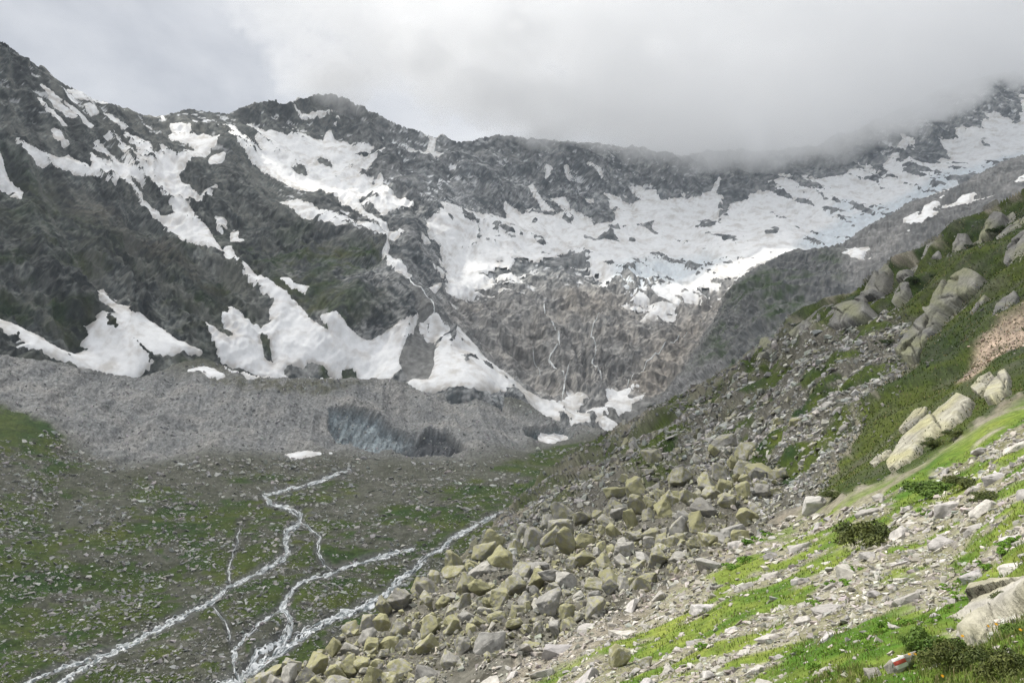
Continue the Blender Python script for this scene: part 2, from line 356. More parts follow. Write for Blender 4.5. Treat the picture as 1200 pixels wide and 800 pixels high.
def far_color():
    s = far; P = s.P; x, y, z = P[..., 0], P[..., 1], P[..., 2]; PX, PY = s.PX, s.PY
    n1 = fbm(x / 90, y / 90, z / 90, 5, 201, sp=.45 * s.sp / 90); n2 = fbm(x / 18, y / 18, z / 18, 4, 231, sp=.45 * s.sp / 18); n3 = fbm(x / 6, y / 6, z / 6, 2, 251, sp=.45 * s.sp / 6)
    rock = lerp(c3(.05,.056,.058)[None, None], c3(.235,.235,.225)[None, None], np.clip(0.36 + 0.45 * n1 + 0.85 * n2 + .9 * n3, 0, 1))
    col = np.broadcast_to(rock, P.shape).copy()
    qa = x * .55 + z * .8; qb = x * .8 - z * .55
    seam = np.abs(perlin((qa + 6 * n2) / 16, qb / 44, y / 44, 211)) + .35 * np.abs(perlin(qa / 7, qb / 16, y / 16, 213))
    col = lerp(col, col * .45, sstep(.16, .05, seam) * .8)
    pale = sstep(.18, .34, perlin(qa / 30, qb / 60, y / 50, 217) + .5 * n3)
    col = lerp(col, col * 1.5 + .02, pale * .7)
    gul = sstep(4.0, -9.0, s.gully) * sstep(-.3, .4, n1)
    col = lerp(col, c3(.20,.20,.195) * (1 + .25 * n3)[..., None], gul * .55)
    # warmer slabs of the cliff
    cl = soft(PX, PY, CLIFF, 22)
    streak = fbm(x / 5, y / 40, z / 45, 3, 271)
    wall = lerp(c3(.19,.188,.182)[None, None], c3(.42,.405,.38)[None, None], np.clip(0.42 + .85 * n2 + .9 * n3 + .2 * n1, 0, 1))
    wall = lerp(wall, c3(.085,.09,.095), np.clip(streak * .9 - 0.22, 0, .6))
    wseam = np.abs(perlin((z * .85 - x * .5 + 7 * n2) / 15, (x * .85 + z * .5) / 60, y / 60, 215))
    wall = lerp(wall, wall * .5, sstep(.11, .03, wseam) * .8)
    warm = soft(PX, PY, [(735,470),(770,395),(840,350),(800,440),(760,480)], 20) + soft(PX, PY, [(655,345),(700,335),(740,350),(700,372),(660,368)], 12)
    wall = lerp(wall, wall * c3(1.06,1.0,.93), np.clip(warm + .5 * n1, 0, 1))
    col = lerp(col, wall, cl)
    # turf on the lower ledges of the left flank and the spur
    slope = np.clip(s.N[..., 2], 0, 1)
    low_z = sstep(330, 130, z)
    gmask = np.clip((fbm(x / 70, y / 120, z / 60, 4, 301) + 0.05) * 2.4, 0, 1) * low_z * sstep(470, 380, PX)
    band = soft(PX, PY, [(-140,170),(0,185),(60,215),(120,255),(220,320),(300,370),(280,392),(200,345),(120,310),(60,290),(-140,230)], 16) * np.clip(.75 + n1, 0, 1)
    band2 = soft(PX, PY, [(275,285),(350,290),(420,300),(450,322),(410,330),(340,322),(290,318)], 9) * np.clip(.6 + 1.2 * n2 + n1, 0, 1)
    g = np.clip(np.maximum(gmask * .95, np.maximum(band * .8, band2)), 0, 1) * np.clip(.75 + .8 * n2, 0, 1)
    turf = lerp(c3(.02,.046,.007)[None, None], c3(.07,.075,.028)[None, None], np.clip(.4 + .9 * fbm(x / 45, y / 45, z / 45, 3, 321, sp=.45 * s.sp / 45), 0, 1))
    col = lerp(col, turf, g * (1 - cl))
    th = np.radians(50); aL = x * math.cos(th) + y * math.sin(th); bL = -x * math.sin(th) + y * math.cos(th)
    stk = .8 * fbm((aL + 6 * n2) / 34, bL / 330, z / 330, 3, 331, .6) + .55 * fbm((aL + 4 * n2) / 12, bL / 130, z / 130, 3, 335, .6)
    wl = sstep(430, 300, PX + (PY - 250) * .4) * (1 - cl)
    col = lerp(col, col * .5, wl * sstep(.0, .4, stk) * .85); col = lerp(col, c3(.19,.185,.17), wl * sstep(.12, .45, -stk) * .7)
    # brown earth bands
    br = soft(PX, PY, [(60,215),(120,235),(220,310),(260,350),(200,325),(110,265)], 10)
    col = lerp(col, c3(.13,.115,.095), br * np.clip(.45 + n2, 0, .8))
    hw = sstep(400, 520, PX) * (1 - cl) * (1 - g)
    col = lerp(col, col * c3(1.32,1.34,1.38), hw)  # headwall lightened and blued: distance haze painted into the rock colour
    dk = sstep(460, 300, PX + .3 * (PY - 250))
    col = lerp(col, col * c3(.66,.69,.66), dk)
    # scree: debris cone and pale trails
    sc = soft(PX, PY, DEBRIS_CONE, 2.0)
    foot = soft(PX, PY, [(470,350),(480,345),(500,385),(484,392)], 4) + soft(PX, PY, [(690,480),(760,470),(850,420),(870,430),(760,500),(700,505)], 6) + soft(PX, PY, [(340,372),(390,395),(470,440),(400,440)], 3)*0
    gravel = c3(.185,.185,.178) * (1 + .35 * n3 + .2 * n2)[..., None]
    col = lerp(col, gravel, np.clip(sc + foot, 0, 1))
    # small snow flecks caught on the ledges
    zone = 0.9 * soft(PX, PY, [(60,90),(180,140),(260,150),(262,172),(190,195),(120,190),(70,130)], 25) + 1.0 * soft(PX, PY, [(425,125),(500,155),(530,165),(560,200),(520,250),(440,240),(415,180)], 20) \
        + .75 * soft(PX, PY, [(560,160),(760,170),(830,220),(740,240),(600,240)], 20) + .6 * soft(PX, PY, [(0,50),(60,90),(130,150),(60,160),(0,120)], 25) + .75 * soft(PX, PY, [(200,130),(320,125),(420,150),(400,165),(300,150),(220,160)], 10) + .8 * soft(PX, PY, [(310,190),(420,240),(440,270),(380,265),(330,230)], 10) \
        + .8 * soft(PX, PY, [(1040,120),(1210,100),(1210,150),(1100,180),(1000,210)], 16) + .9 * soft(PX, PY, [(590,300),(680,300),(720,340),(640,345),(560,330)], 14)
    hollow = -(s.disp - s.low) / 9.0
    fl = fbm(x / 26, y / 40, z / 14, 3, 341) * 1.1 + hollow * 0.55 + .35 * n3
    sn = sstep(.40, .50, fl) * np.clip(zone, 0, 1)
    sn = np.clip(sn, 0, 1) * (zone > .05)
    col = lerp(col, c3(.80,.81,.82), sn)
    gr = rng.normal(size=col.shape[:2]); gr = .65 * gr + .6 * blur(gr, 1, 1) * 1.6
    col = col * np.clip(1 + .09 * gr * (1 - .8 * sn), .4, 1.8)[..., None]
    return np.clip(col, .01, .9)
far_col = far_color()
SPUR = [(262,150),(300,188),(340,219),(396,232),(418,246),(432,262),(447,300),(456,330),(474,345),(490,385),(470,450),(330,450),(345,400),(330,358),(270,306),(230,262),(205,240),(212,205)]
LEFT = [(-140,-60),(60,60),(186,137),(200,170),(212,205),(205,240),(230,262),(270,306),(330,358),(345,400),(330,450),(200,500),(-140,500)]
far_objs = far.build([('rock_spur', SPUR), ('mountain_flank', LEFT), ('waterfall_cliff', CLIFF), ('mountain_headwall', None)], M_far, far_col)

# ------------------------------------------------------------------ right shoulder beyond the near hillside
sh_pts = [(1330,130,1500),(1200,183,1350),(1146,203,1300),(1090,229,1260),(1044,251,1220),(1002,275,1180),(960,290,1120),(915,299,1080),(890,312,1060),(866,326,1050),(846,350,1040),(830,380,1030),(806,420,1000),(780,455,980),(765,478,970),(740,500,940),
 (900,350,950),(870,400,900),(850,440,840),(1000,320,1000),(1050,290,1050),(1000,360,850),(950,390,780),(1100,270,1050),(1200,230,1050),(1330,200,1100),(1100,320,900),(1200,300,850),(820,460,850),(780,490,860),(900,430,720),(1000,430,650),(1330,320,800)]
sh_poly = [(1330,128),(1200,181),(1180,187),(1146,203),(1120,219),(1090,229),(1060,239),(1044,251),(1020,262),(1002,275),(985,285),(960,291),(930,293),(912,299),(890,311),(866,326),(852,342),(842,365),(830,385),(815,410),(800,432),(782,455),(764,478),(738,505),(800,520),(900,460),(1050,440),(1330,340)]
sh = Sheet(sh_pts, sh_poly, 1.6, (720, 110, 1330, 530))
def sh_detail():
    s = sh; P = s.P; x, y, z = P[..., 0], P[..., 1], P[..., 2]; fade = sstep(-2, 12, s.sd)
    c = x * 0.5 + y * 0.85
    low = 14 * fbm(x / 150, y / 200, z / 200, 2, 401) + 12 * ridged(c / 90, x / 260, z / 160, 2, 411)
    det = 8 * ridged(c / 38, x / 90, z / 60, 4, 421, .55, s.sp / 38) + 3.5 * ridged(x / 14, y / 14, z / 14, 3, 441, .6, s.sp / 14)
    s.low = low * fade; s.disp = s.low + det * (.45 + .55 * fade)
sh_detail()
def sh_color():
    s = sh; P = s.P; x, y, z = P[..., 0], P[..., 1], P[..., 2]; PX, PY = s.PX, s.PY
    n1 = fbm(x / 70, y / 70, z / 70, 5, 451); n2 = fbm(x / 14, y / 14, z / 14, 4, 461); n3 = fbm(x / 4, y / 4, z / 4, 2, 471)
    rock = lerp(c3(.10,.105,.105)[None, None], c3(.235,.232,.225)[None, None], np.clip(.42 + .35 * n1 + .45 * n2 + .4 * n3, 0, 1))
    g = soft(PX, PY, [(870,335),(905,302),(990,292),(985,340),(930,380),(880,440),(800,470),(840,400)], 16) * np.clip(.35 + 1.1 * n1 + .9 * n2, 0, 1)
    col = lerp(np.broadcast_to(rock, P.shape), c3(.03,.058,.014), np.clip(g, 0, .9))
    sc = soft(PX, PY, [(690,500),(760,478),(800,452),(850,425),(860,440),(780,500)], 5)
    col = lerp(col, c3(.20,.20,.198) * (1 + .3 * n3)[..., None], sc)
    sc2 = soft(PX, PY, [(985,292),(1040,262),(1080,262),(1040,310),(990,340)], 14)
    col = lerp(col, c3(.27,.265,.255) * (1 + .35 * n3 + .2 * n2)[..., None], sc2 * .7)
    col = col * np.clip(1 + .12 * rng.normal(size=col.shape[:2]), .4, 1.9)[..., None]
    return np.clip(col, .01, .9)
sh_col = sh_color()
sh.build([('mountain_shoulder', None)], M_far, sh_col)

# ================================================================== VALLEY FLOOR AND MORAINE
mid_pts = [(-130,398,520),(0,418,600),(80,425,640),(165,441,690),(260,441,720),(350,442,760),(430,443,800),(480,452,850),(560,458,900),(620,470,930),(660,490,955),(720,505,960),
 (-130,470,450),(0,470,520),(0,520,440),(0,600,345),(0,700,262),(0,800,203),(0,850,182),(-130,800,190),(-130,600,310),(-130,880,165),
 (150,480,600),(150,530,520),(150,580,420),(150,650,330),(150,720,265),(150,800,215),(150,880,180),
 (300,480,650),(300,520,575),(300,560,505),(300,620,380),(300,700,285),(300,800,212),
 (400,480,700),(400,520,630),(400,560,530),(400,620,395),(400,700,290),(450,495,720),(500,530,665),(500,560,560),(500,620,400),(500,680,310),
 (560,490,800),(600,500,820),(600,530,690),(600,560,570),(600,600,440),(650,520,780),(700,512,870),
 (700,600,450),(700,700,300),(600,800,215),(760,545,720),(400,880,180),(760,700,300)]
mid_poly = [(-130,398),(-60,408),(0,418),(40,421),(70,424),(100,432),(130,439),(165,442),(190,432),(215,424),(235,420),(255,424),(270,434),(300,441),(350,443),(430,443),(455,443),(480,450),(495,458),(510,461),(540,457),(585,462),(612,468),(640,487),(665,498),(690,499),(720,506),(770,530),(770,560),(660,650),(560,740),(460,810),(360,885),(-130,885)]
mid_poly = jag(mid_poly[:28], 2.6, 9.0) + mid_poly[28:]
mid = Sheet(mid_pts, mid_poly, 1.5, (-130, 390, 770, 885))
STREAMS = [ # (half width at start, at end, points) in picture units, in flow order
 (1.4,4.6,[(412,549),(400,553),(375,562),(337,572),(309,580),(315,590),(351,599),(352,609),(338,621),(334,638),(338,646),(324,657),(300,670),(270,685),(250,702),(216,719),(189,732),(152,753),(118,771),(78,798),(50,820),(-20,860)]),
 (2.0,2.6,[(130,762),(110,768),(94,776),(40,799),(0,820),(-60,850)]),
 (1.0,1.6,[(353,609),(364,617),(375,625),(371,645),(378,655),(392,661)]),
 (1.2,5.0,[(484,638),(464,643),(427,653),(400,660),(375,672),(351,682),(338,695),(331,709),(341,719),(341,732),(324,748),(304,763),(280,780),(256,792),(216,804),(150,840)]),
 (1.4,3.6,[(628,590),(602,597),(575,608),(535,628),(501,648),(467,678),(450,695),(420,707),(400,715),(371,729),(351,736),(324,753),(300,765)]),
 (1.8,3.0,[(341,719),(330,738),(303,751),(288,772),(276,786),(250,800)]),
 (1.6,2.4,[(356,736),(338,741),(312,756),(296,770)]),
 (1.6,2.4,[(331,711),(304,726),(284,743),(273,753),(277,773),(282,781)]),
 (1.0,1.2,[(250,708),(256,716),(263,726),(270,746)]),
 (.7,1.0,[(280,618),(277,638),(267,662),(270,680)]),
]
ICE = [(382,480),(395,476),(412,477),(432,485),(452,496),(472,506),(490,512),(505,508),(520,506),(535,515),(544,524),(530,531),(490,531),(455,529),(428,527),(405,520),(390,505)]
CAVE = [(612,500),(632,497),(655,500),(676,507),(668,513),(640,516),(622,512)]
def mid_detail():
    s = mid; P = s.P; x, y, z = P[..., 0], P[..., 1], P[..., 2]; PX, PY = s.PX, s.PY; fade = sstep(-2, 8, s.sd)
    mor = soft(PX, PY, [(-140,390),(0,410),(160,435),(450,440),(720,500),(640,520),(540,535),(400,530),(250,530),(140,545),(60,500),(-140,430)], 14)
    s.mor = mor
    low = 2.6 * fbm(x / 70, y / 70, z / 70, 3, 501, sp=s.sp / 70) + mor * (5 * fbm(x / 60, y / 60, z / 60, 3, 511, sp=s.sp / 60) + 5 * ridged((x + y * .25) / 38, y / 240, z / 140, 3, 515))
    det = .8 * fbm(x / 10, y / 10, z / 10, 3, 521, sp=s.sp / 10) + .45 * np.abs(fbm(x / 2.2, y / 2.2, z / 2.2, 2, 531, sp=s.sp / 2.2)) + mor * 1.1 * fbm(x / 7, y / 7, z / 7, 3, 541, sp=s.sp / 7)
    # the ice face: ground is cut back under a sharp lip
    wx = PX + 3 * fbm(PX / 14, PY / 14, 0 * PX, 3, 545); wy = PY + 3 * fbm(PX / 14, PY / 14, 0 * PX + 5, 3, 547)
    ice = sstep(-1.5, 3.0, sdpoly(wx, wy, ICE)); cave = sstep(-1, 4, sdpoly(wx, wy, CAVE))
    s.ice = ice; s.cave = cave
    for w0, w1, pts in STREAMS:
        d, _, _, k = seg_dist(PX, PY, pts, False)
        t = k / (len(pts) - 1); w = w0 + (w1 - w0) * t
        low = low - 1.1 * np.exp(-(d / (w * 1.5 + 1.5)) ** 2)
    s.low = low * fade; s.disp = s.low + det * fade - ice * (11 + 2.5 * ridged(x / 9, y / 30, z / 40, 3, 551)) - cave * 16
mid_detail()
def mid_color():
    s = mid; P = s.P; x, y, z = P[..., 0], P[..., 1], P[..., 2]; PX, PY = s.PX, s.PY; mor = s.mor
    n1 = fbm(x / 45, y / 45, z / 45, 4, 601, sp=s.sp / 45); n2 = fbm(x / 9, y / 9, z / 9, 4, 611, sp=s.sp / 9); n3 = fbm(x / 1.8, y / 1.8, z / 1.8, 2, 621, sp=s.sp / 1.8)
    grav = lerp(c3(.17,.174,.172)[None, None], c3(.31,.31,.30)[None, None], np.clip(.45 + .4 * n1 + .3 * n2 + .5 * n3, 0, 1))
    grav = np.broadcast_to(grav, P.shape)
    brown = sstep(-.2, .5, n1) * mor * .6
    col = lerp(grav, grav * c3(1.03,.99,.95), brown)
    floor = lerp(c3(.05,.055,.032)[None, None], c3(.15,.148,.125)[None, None], np.clip(.45 + .5 * n2 + .5 * n3, 0, 1))
    col = lerp(col, np.broadcast_to(floor, P.shape), (1 - mor))
    gz = np.maximum.reduce([soft(PX, PY, [(-140,440),(0,455),(60,500),(110,545),(60,570),(-140,560)], 14) * .9,
        soft(PX, PY, [(-140,640),(120,600),(240,590),(320,590),(420,610),(560,560),(680,520),(760,500),(760,640),(500,700),(300,830),(-140,870)], 30),
        soft(PX, PY, [(560,555),(620,530),(700,512),(740,500),(700,560)], 8),
        .55 * soft(PX, PY, [(-140,560),(200,560),(420,560),(420,620),(-140,660)], 25)])
    g = np.clip(gz * (.62 + 1.25 * n1 + 1.0 * n2 + .35 * n3), 0, 1) * (1 - mor * .85)
    turf = lerp(c3(.020,.054,.004)[None, None], c3(.082,.10,.016)[None, None], np.clip(.4 + .6 * fbm(x / 25, y / 25, z / 25, 3, 631, sp=s.sp / 25) + .4 * n3, 0, 1))
    col = lerp(col, turf, sstep(.2, .6, g) * .92)
    for w0, w1, pts in STREAMS:
        d, _, _, k = seg_dist(PX + 2 * n2, PY + 2 * n2, pts, False); w = w0 + (w1 - w0) * k / (len(pts) - 1)
        bed = sstep(w * 2.2 + 3.0, w * 1.1 + .5, d)
        col = lerp(col, c3(.105,.107,.10) * (1 + .5 * n3)[..., None], bed * .85)
    # turf strip on the moraine crest
    cr = soft(PX, PY, [(245,441),(300,443),(400,444),(430,450),(380,462),(300,458),(250,452)], 5) * np.clip(.6 + n2, 0, .8)
    col = lerp(col, c3(.085,.085,.05), cr)
    icec = lerp(c3(.15,.175,.185)[None, None], c3(.40,.46,.48)[None, None], np.clip(.25 + .8 * fbm(x / 5, y / 30, z / 40, 3, 641), 0, 1))
    icec = lerp(icec, c3(.075,.08,.085), np.clip(sstep(455, 500, PX) * .85 + sstep(505, 525, PY) * .3, 0, 1))
    col = lerp(col, icec, s.ice)
    col = lerp(col, lerp(c3(.05,.06,.065)[None, None], c3(.25,.33,.34)[None, None], np.clip(.35 + n2, 0, 1)), s.cave)
    col = col * np.clip(1 + (.14 + .02 * mor) * rng.normal(size=col.shape[:2]) * (1 - .6 * s.ice), .4, 2.0)[..., None]
    return np.clip(col, .01, .9)
mid_col = mid_color()
MOR = [(-140,380),(0,400),(160,425),(450,430),(780,490),(640,520),(540,538),(400,535),(250,532),(140,545),(60,500),(-140,430)]
mid.build([('moraine', MOR), ('valley_floor', None)], M_mid, mid_col)

# ================================================================== NEAR HILLSIDE
near_pts = [(1330,160,150),(1200,222,170),(1120,262,190),(1080,290,200),(1000,340,230),(940,375,255),(900,400,275),(860,425,305),(800,460,350),(740,490,410),(700,512,450),(670,530,470),(640,552,420),(610,580,330),(575,615,235),(540,648,165),(500,682,120),(440,725,85),(380,762,66),(300,800,54),(240,850,44),
 (640,620,185),(680,580,230),(640,650,105),(600,650,130),(700,600,150),(740,560,200),(780,520,250),(840,480,260),(900,440,235),
 (430,790,47),(520,760,48),(540,720,60),(600,690,64),(650,660,74),(700,645,74),(760,620,78),(760,660,55),(800,600,85),(860,560,100),(905,555,92),(900,500,132),(930,450,165),(960,400,205),(1000,400,175),(1050,380,150),
 (1100,330,150),(1150,280,155),(1200,300,120),(1200,350,95),(1100,400,112),(1170,400,74),(1200,400,66),(1050,450,88),(1000,480,90),(1000,530,66),(1100,480,56),(1060,520,50),(1150,460,51),(1200,440,49),(1200,500,31),(1100,540,36),(1000,580,42),
 (1000,640,26),(1100,620,22),(1200,600,15),(950,600,50),(900,640,42),(860,640,47),(850,700,27),(800,700,34),(750,750,27),(700,720,38),(640,760,34),(600,800,26),(700,800,19.5),(800,800,14.2),(900,800,10.5),(900,740,16.5),(1000,760,10.3),(1050,770,8.4),(1000,700,16),(1100,720,10.5),(1150,760,7.2),(1200,700,8.8),(1200,800,4.8),(1100,800,6.3),
 (1330,800,3.8),(1330,600,11),(1330,400,48),(1330,250,105),(600,880,17),(900,880,7.5),(1200,880,3.6),(400,880,32),(1330,880,2.9),(1900,900,2.3),(1900,650,6),(1900,400,30),(1900,250,70),(1900,60,120),(1200,1300,1.9),(1900,1300,1.6),(600,1300,4.6),(200,1300,9)]
near_poly = [(1335,158),(1260,195),(1200,223),(1160,243),(1120,263),(1085,286),(1050,305),(1020,328),(1000,341),(985,348),(962,362),(945,372),(930,384),(905,400),(880,410),(860,426),(830,444),(800,461),(770,475),(740,491),(715,505),(690,518),(665,535),(640,553),(610,582),(575,617),(540,650),(500,684),(470,704),(440,726),(410,742),(380,763),(340,785),(300,800),(240,848),(200,885),(1335,885)]
near = Sheet(near_pts, near_poly, 1.75, (190, 140, 1335, 885), back=(.35, .7, -1.0), margin=16)
BROOK = [(800,500),(785,505),(767,515),(747,527),(722,542),(702,554),(680,564),(667,573),(640,585),(627,591),(602,599)]
# outcrops: label, colour key, height, polygon
SLABS = [
 ('huge smooth pale lichen-yellow slab catching the sun above the grass, longest of the lit slabs', 'lit', 1.1, [(1043,555),(1040,545),(1060,515),(1085,495),(1105,478),(1125,463),(1143,470),(1138,482),(1128,495),(1105,508),(1085,520),(1070,545)]),
 ('short lit slab split by dark cracks just right of the longest sunlit slab', 'lit', .9, [(1156,474),(1160,458),(1170,444),(1182,434),(1186,446),(1182,466),(1168,476)]),
 ('narrow lit slab wedged between cracks above the longest sunlit slab', 'lit', .7, [(1138,458),(1150,444),(1165,438),(1170,446),(1158,458),(1148,466)]),
 ('low pale slab below the longest sunlit slab beside shady grass', 'lit', .6, [(1050,508),(1062,492),(1075,480),(1088,476),(1086,488),(1070,500)]),
 ('small flat pale slab lowest in the row by the rubble edge', 'lit', .5, [(1018,545),(1028,535),(1045,526),(1050,530),(1038,540),(1025,549)]),
 ('large grey-brown smooth slab leaning in dark grass at mid hillside', 'shade', 3.2, [(1092,372),(1102,350),(1120,330),(1140,322),(1158,328),(1148,346),(1128,352),(1112,366),(1098,384)]),
 ('tall dark slab directly below the large leaning slab, ending in the rubble', 'shade', 2.4, [(1050,418),(1062,400),(1082,378),(1098,366),(1110,370),(1100,392),(1085,410),(1072,422),(1060,422)]),
 ('grey slab with vertical joints in the upper left of the grassy slope', 'shade', 2.4, [(1104,346),(1110,328),(1122,316),(1140,308),(1136,320),(1122,334),(1110,350)]),
 ('round-shouldered grey outcrop high on the slope below the skyline', 'shade', 2.8, [(1112,300),(1114,285),(1122,273),(1134,271),(1130,285),(1122,300)]),
 ('slender grey slab on the hillside near the right skyline', 'shade', 2.8, [(1144,278),(1152,260),(1164,246),(1176,246),(1170,262),(1158,276),(1146,284)]),
 ('big ribbed grey rock wall at the right edge of the picture', 'shade', 2.2, [(1183,320),(1188,296),(1200,276),(1220,262),(1240,260),(1220,310),(1195,330)]),
 ('dark grey ribbed outcrop above the big rock wall by the right edge', 'shade', 2.2, [(1168,282),(1180,266),(1200,254),(1220,250),(1206,268),(1188,280),(1174,290)]),
 ('pair of pale upright rocks in the grass above the orange scree', 'shade', 1.2, [(1172,366),(1180,356),(1196,348),(1200,356),(1188,372),(1170,388),(1164,392)]),
 ('long thin grey rock rib in grass left of the orange scree', 'shade', 1.2, [(1140,372),(1148,358),(1158,348),(1163,352),(1152,366),(1144,376)]),
 ('broad green-grey cliff face on the left end of the hillside skyline', 'shade', 5.0, [(968,398),(978,380),(996,362),(1010,352),(1030,340),(1036,346),(1026,362),(1028,376),(1010,388),(990,394)]),
 ('upper grey crag with blocky ribs on the skyline of the hillside', 'shade', 4.5, [(1010,352),(1018,336),(1030,318),(1044,308),(1048,318),(1040,334),(1034,346),(1020,352)]),
 ('jointed grey pillar group standing alone in the upper grass', 'shade', 3.2, [(1044,356),(1048,338),(1056,318),(1068,312),(1066,330),(1060,345),(1050,362)]),
 ('cluster of small pale upright rocks on the grassy hillside', 'shade', 1.6, [(1078,298),(1084,286),(1096,280),(1104,284),(1098,298),(1086,304)]),
 ('knobbly grey outcrop where the turf ridge drops to the valley', 'shade', 5.5, [(884,424),(888,408),(898,396),(908,400),(916,408),(912,420),(898,428)]),
 ('long low grey-green rock step leading down from the skyline crag', 'shade', 3.6, [(930,400),(944,388),(960,376),(975,366),(985,360),(985,372),(968,388),(950,402),(938,408)]),
]
def near_detail():
    s = near; P = s.P; x, y, z = P[..., 0], P[..., 1], P[..., 2]; PX, PY = s.PX, s.PY; fade = sstep(-2, 6, s.sd)
    sc = s.scale * 14                       # about fourteen picture units in metres
    f = np.clip(s.D, 4, 400)
    low = 0.012 * f * fbm(x / 25, y / 25, z / 25, 3, 701, sp=s.sp / 25) * sstep(20, 80, f) * 2 + 3.5 * ridged(y / 55, x / 90, z / 70, 3, 705) * sstep(90, 180, f)
    det = .10 * fbm(x / 1.5, y / 1.5, z / 1.5, 4, 711, sp=s.sp / 1.5) + .28 * fbm(x / 6, y / 6, z / 6, 3, 721, sp=s.sp / 6) * sstep(10, 40, f) + .9 * fbm(x / 9, y / 9, z / 9, 4, 731, sp=s.sp / 9) * sstep(60, 140, f) 
    jx = PX + 13 * fbm(PX / 32, PY / 32, 0 * PX, 4, 1701, .6); jy = PY + 13 * fbm(PX / 32, PY / 32, 0 * PX + 5, 4, 1703, .6)
    grass = soft(jx, jy, HILLGRASS, 5)
    det = det + grass * .35 * np.abs(fbm(x / 2.2, y / 2.2, z / 2.2, 3, 741, sp=s.sp / 2.2)) * sstep(40, 90, f)
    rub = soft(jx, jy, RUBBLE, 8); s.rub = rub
    det = det + rub * (.8 * fbm(x / 5, y / 5, z / 5, 3, 751, sp=s.sp / 5))
    bs, _, _, _ = seg_dist(PX, PY, BROOK, False)
    low = low - 1.4 * np.exp(-(bs / 6) ** 2)
    s.low = low * fade; s.disp = s.low + det * fade; s.grass = grass
HILLGRASS = [(1340,150),(1200,222),(1085,286),(1000,341),(940,376),(930,396),(985,392),(1040,380),(1075,392),(1060,430),(1020,470),(1000,520),(960,572),(945,600),(1000,580),(1060,560),(1140,500),(1200,465),(1340,420)]
RUBBLE = [(925,402),(990,392),(1050,372),(1075,390),(1062,425),(1030,455),(1000,500),(970,555),(935,590),(890,625),(840,650),(790,680),(740,720),(660,745),(600,780),(560,830),(200,890),(250,845),(340,785),(410,742),(470,704),(540,652),(580,640),(640,600),(700,570),(760,520),(830,470),(880,440)]
near_detail()
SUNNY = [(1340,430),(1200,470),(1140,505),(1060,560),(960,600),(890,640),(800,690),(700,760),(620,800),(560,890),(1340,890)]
def near_color():
    s = near; P = s.P; x, y, z = P[..., 0], P[..., 1], P[..., 2]; PX, PY = s.PX, s.PY
    n1 = fbm(x / 22, y / 22, z / 22, 4, 801, sp=s.sp / 22); n2 = fbm(x / 4, y / 4, z / 4, 4, 811, sp=s.sp / 4); n3 = fbm(x / .9, y / .9, z / .9, 3, 821, sp=s.sp / .9)
    dirt = lerp(c3(.15,.13,.095)[None, None], c3(.29,.27,.23)[None, None], np.clip(.45 + .4 * n2 + .5 * n3, 0, 1))
    col = np.broadcast_to(dirt, P.shape).copy()
    turf_d = lerp(c3(.012,.032,.003)[None, None], c3(.06,.078,.011)[None, None], np.clip(.38 + .6 * n1 + .7 * n2 + .3 * n3, 0, 1))
    gd = s.grass * np.clip(.95 + .4 * n2, 0, 1)
    # turf on the convex edge that runs down to the valley
    edge = soft(PX, PY, [(945,368),(880,405),(800,455),(690,515),(640,552),(590,610),(640,590),(720,545),(800,500),(870,450),(940,400)], 9) * np.clip(.7 + .9 * n1 + .4 * n2, 0, 1)
    mixed = soft(PX, PY, [(600,600),(700,560),(760,520),(830,470),(880,440),(940,410),(900,470),(800,540),(700,620),(600,660),(540,690),(500,690)], 12) * sstep(-.05, .2, n1 * .8 + n2 * .6)
    col = lerp(col, np.broadcast_to(turf_d, P.shape), np.clip(np.maximum.reduce([gd, edge, mixed * .8]), 0, 1))
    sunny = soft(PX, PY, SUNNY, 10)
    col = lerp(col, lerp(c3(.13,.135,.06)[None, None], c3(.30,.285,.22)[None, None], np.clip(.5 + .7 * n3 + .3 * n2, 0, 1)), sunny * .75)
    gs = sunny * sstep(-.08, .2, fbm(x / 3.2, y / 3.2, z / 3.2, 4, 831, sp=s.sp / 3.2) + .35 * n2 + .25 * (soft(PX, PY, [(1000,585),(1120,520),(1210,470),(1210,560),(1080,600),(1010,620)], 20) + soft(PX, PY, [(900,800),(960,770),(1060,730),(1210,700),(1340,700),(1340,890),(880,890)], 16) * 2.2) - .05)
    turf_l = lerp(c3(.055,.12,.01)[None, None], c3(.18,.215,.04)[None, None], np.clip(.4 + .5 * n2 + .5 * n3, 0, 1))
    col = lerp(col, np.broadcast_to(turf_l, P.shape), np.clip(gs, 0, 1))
    s.gs = gs
    # orange scree runnel
    orange = soft(PX, PY, [(1205,370),(1180,382),(1152,408),(1128,436),(1122,452),(1140,448),(1165,425),(1205,398),(1260,370),(1240,355)], 4)
    s.orange = orange
    col = lerp(col, c3(.37,.29,.225) * (1 + .35 * n3 + .25 * n2)[..., None], orange * np.clip(.85 + .5 * n2, 0, 1))
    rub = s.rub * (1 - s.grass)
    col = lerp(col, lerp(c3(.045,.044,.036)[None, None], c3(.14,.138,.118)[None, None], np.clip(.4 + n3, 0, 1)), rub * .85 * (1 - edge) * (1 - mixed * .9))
    tp = s.rub * soft(PX, PY, [(700,520),(860,430),(1060,370),(1080,400),(1000,500),(930,590),(860,560),(760,560)], 15) * sstep(.12, .3, n1 * .7 + fbm(x / 9, y / 9, z / 9, 3, 841, sp=s.sp / 9))
    col = lerp(col, np.broadcast_to(turf_d * 1.15, P.shape), tp); s.tp = tp
    col = col * np.clip(1 + .2 * rng.normal(size=col.shape[:2]) * sstep(30, 80, s.D), .4, 1.9)[..., None]
    return np.clip(col, .008, .9)
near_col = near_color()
near.keep &= (near.PX < 1333) & (near.PY < 883)
near.build([('hillside', None)], M_near, near_col)
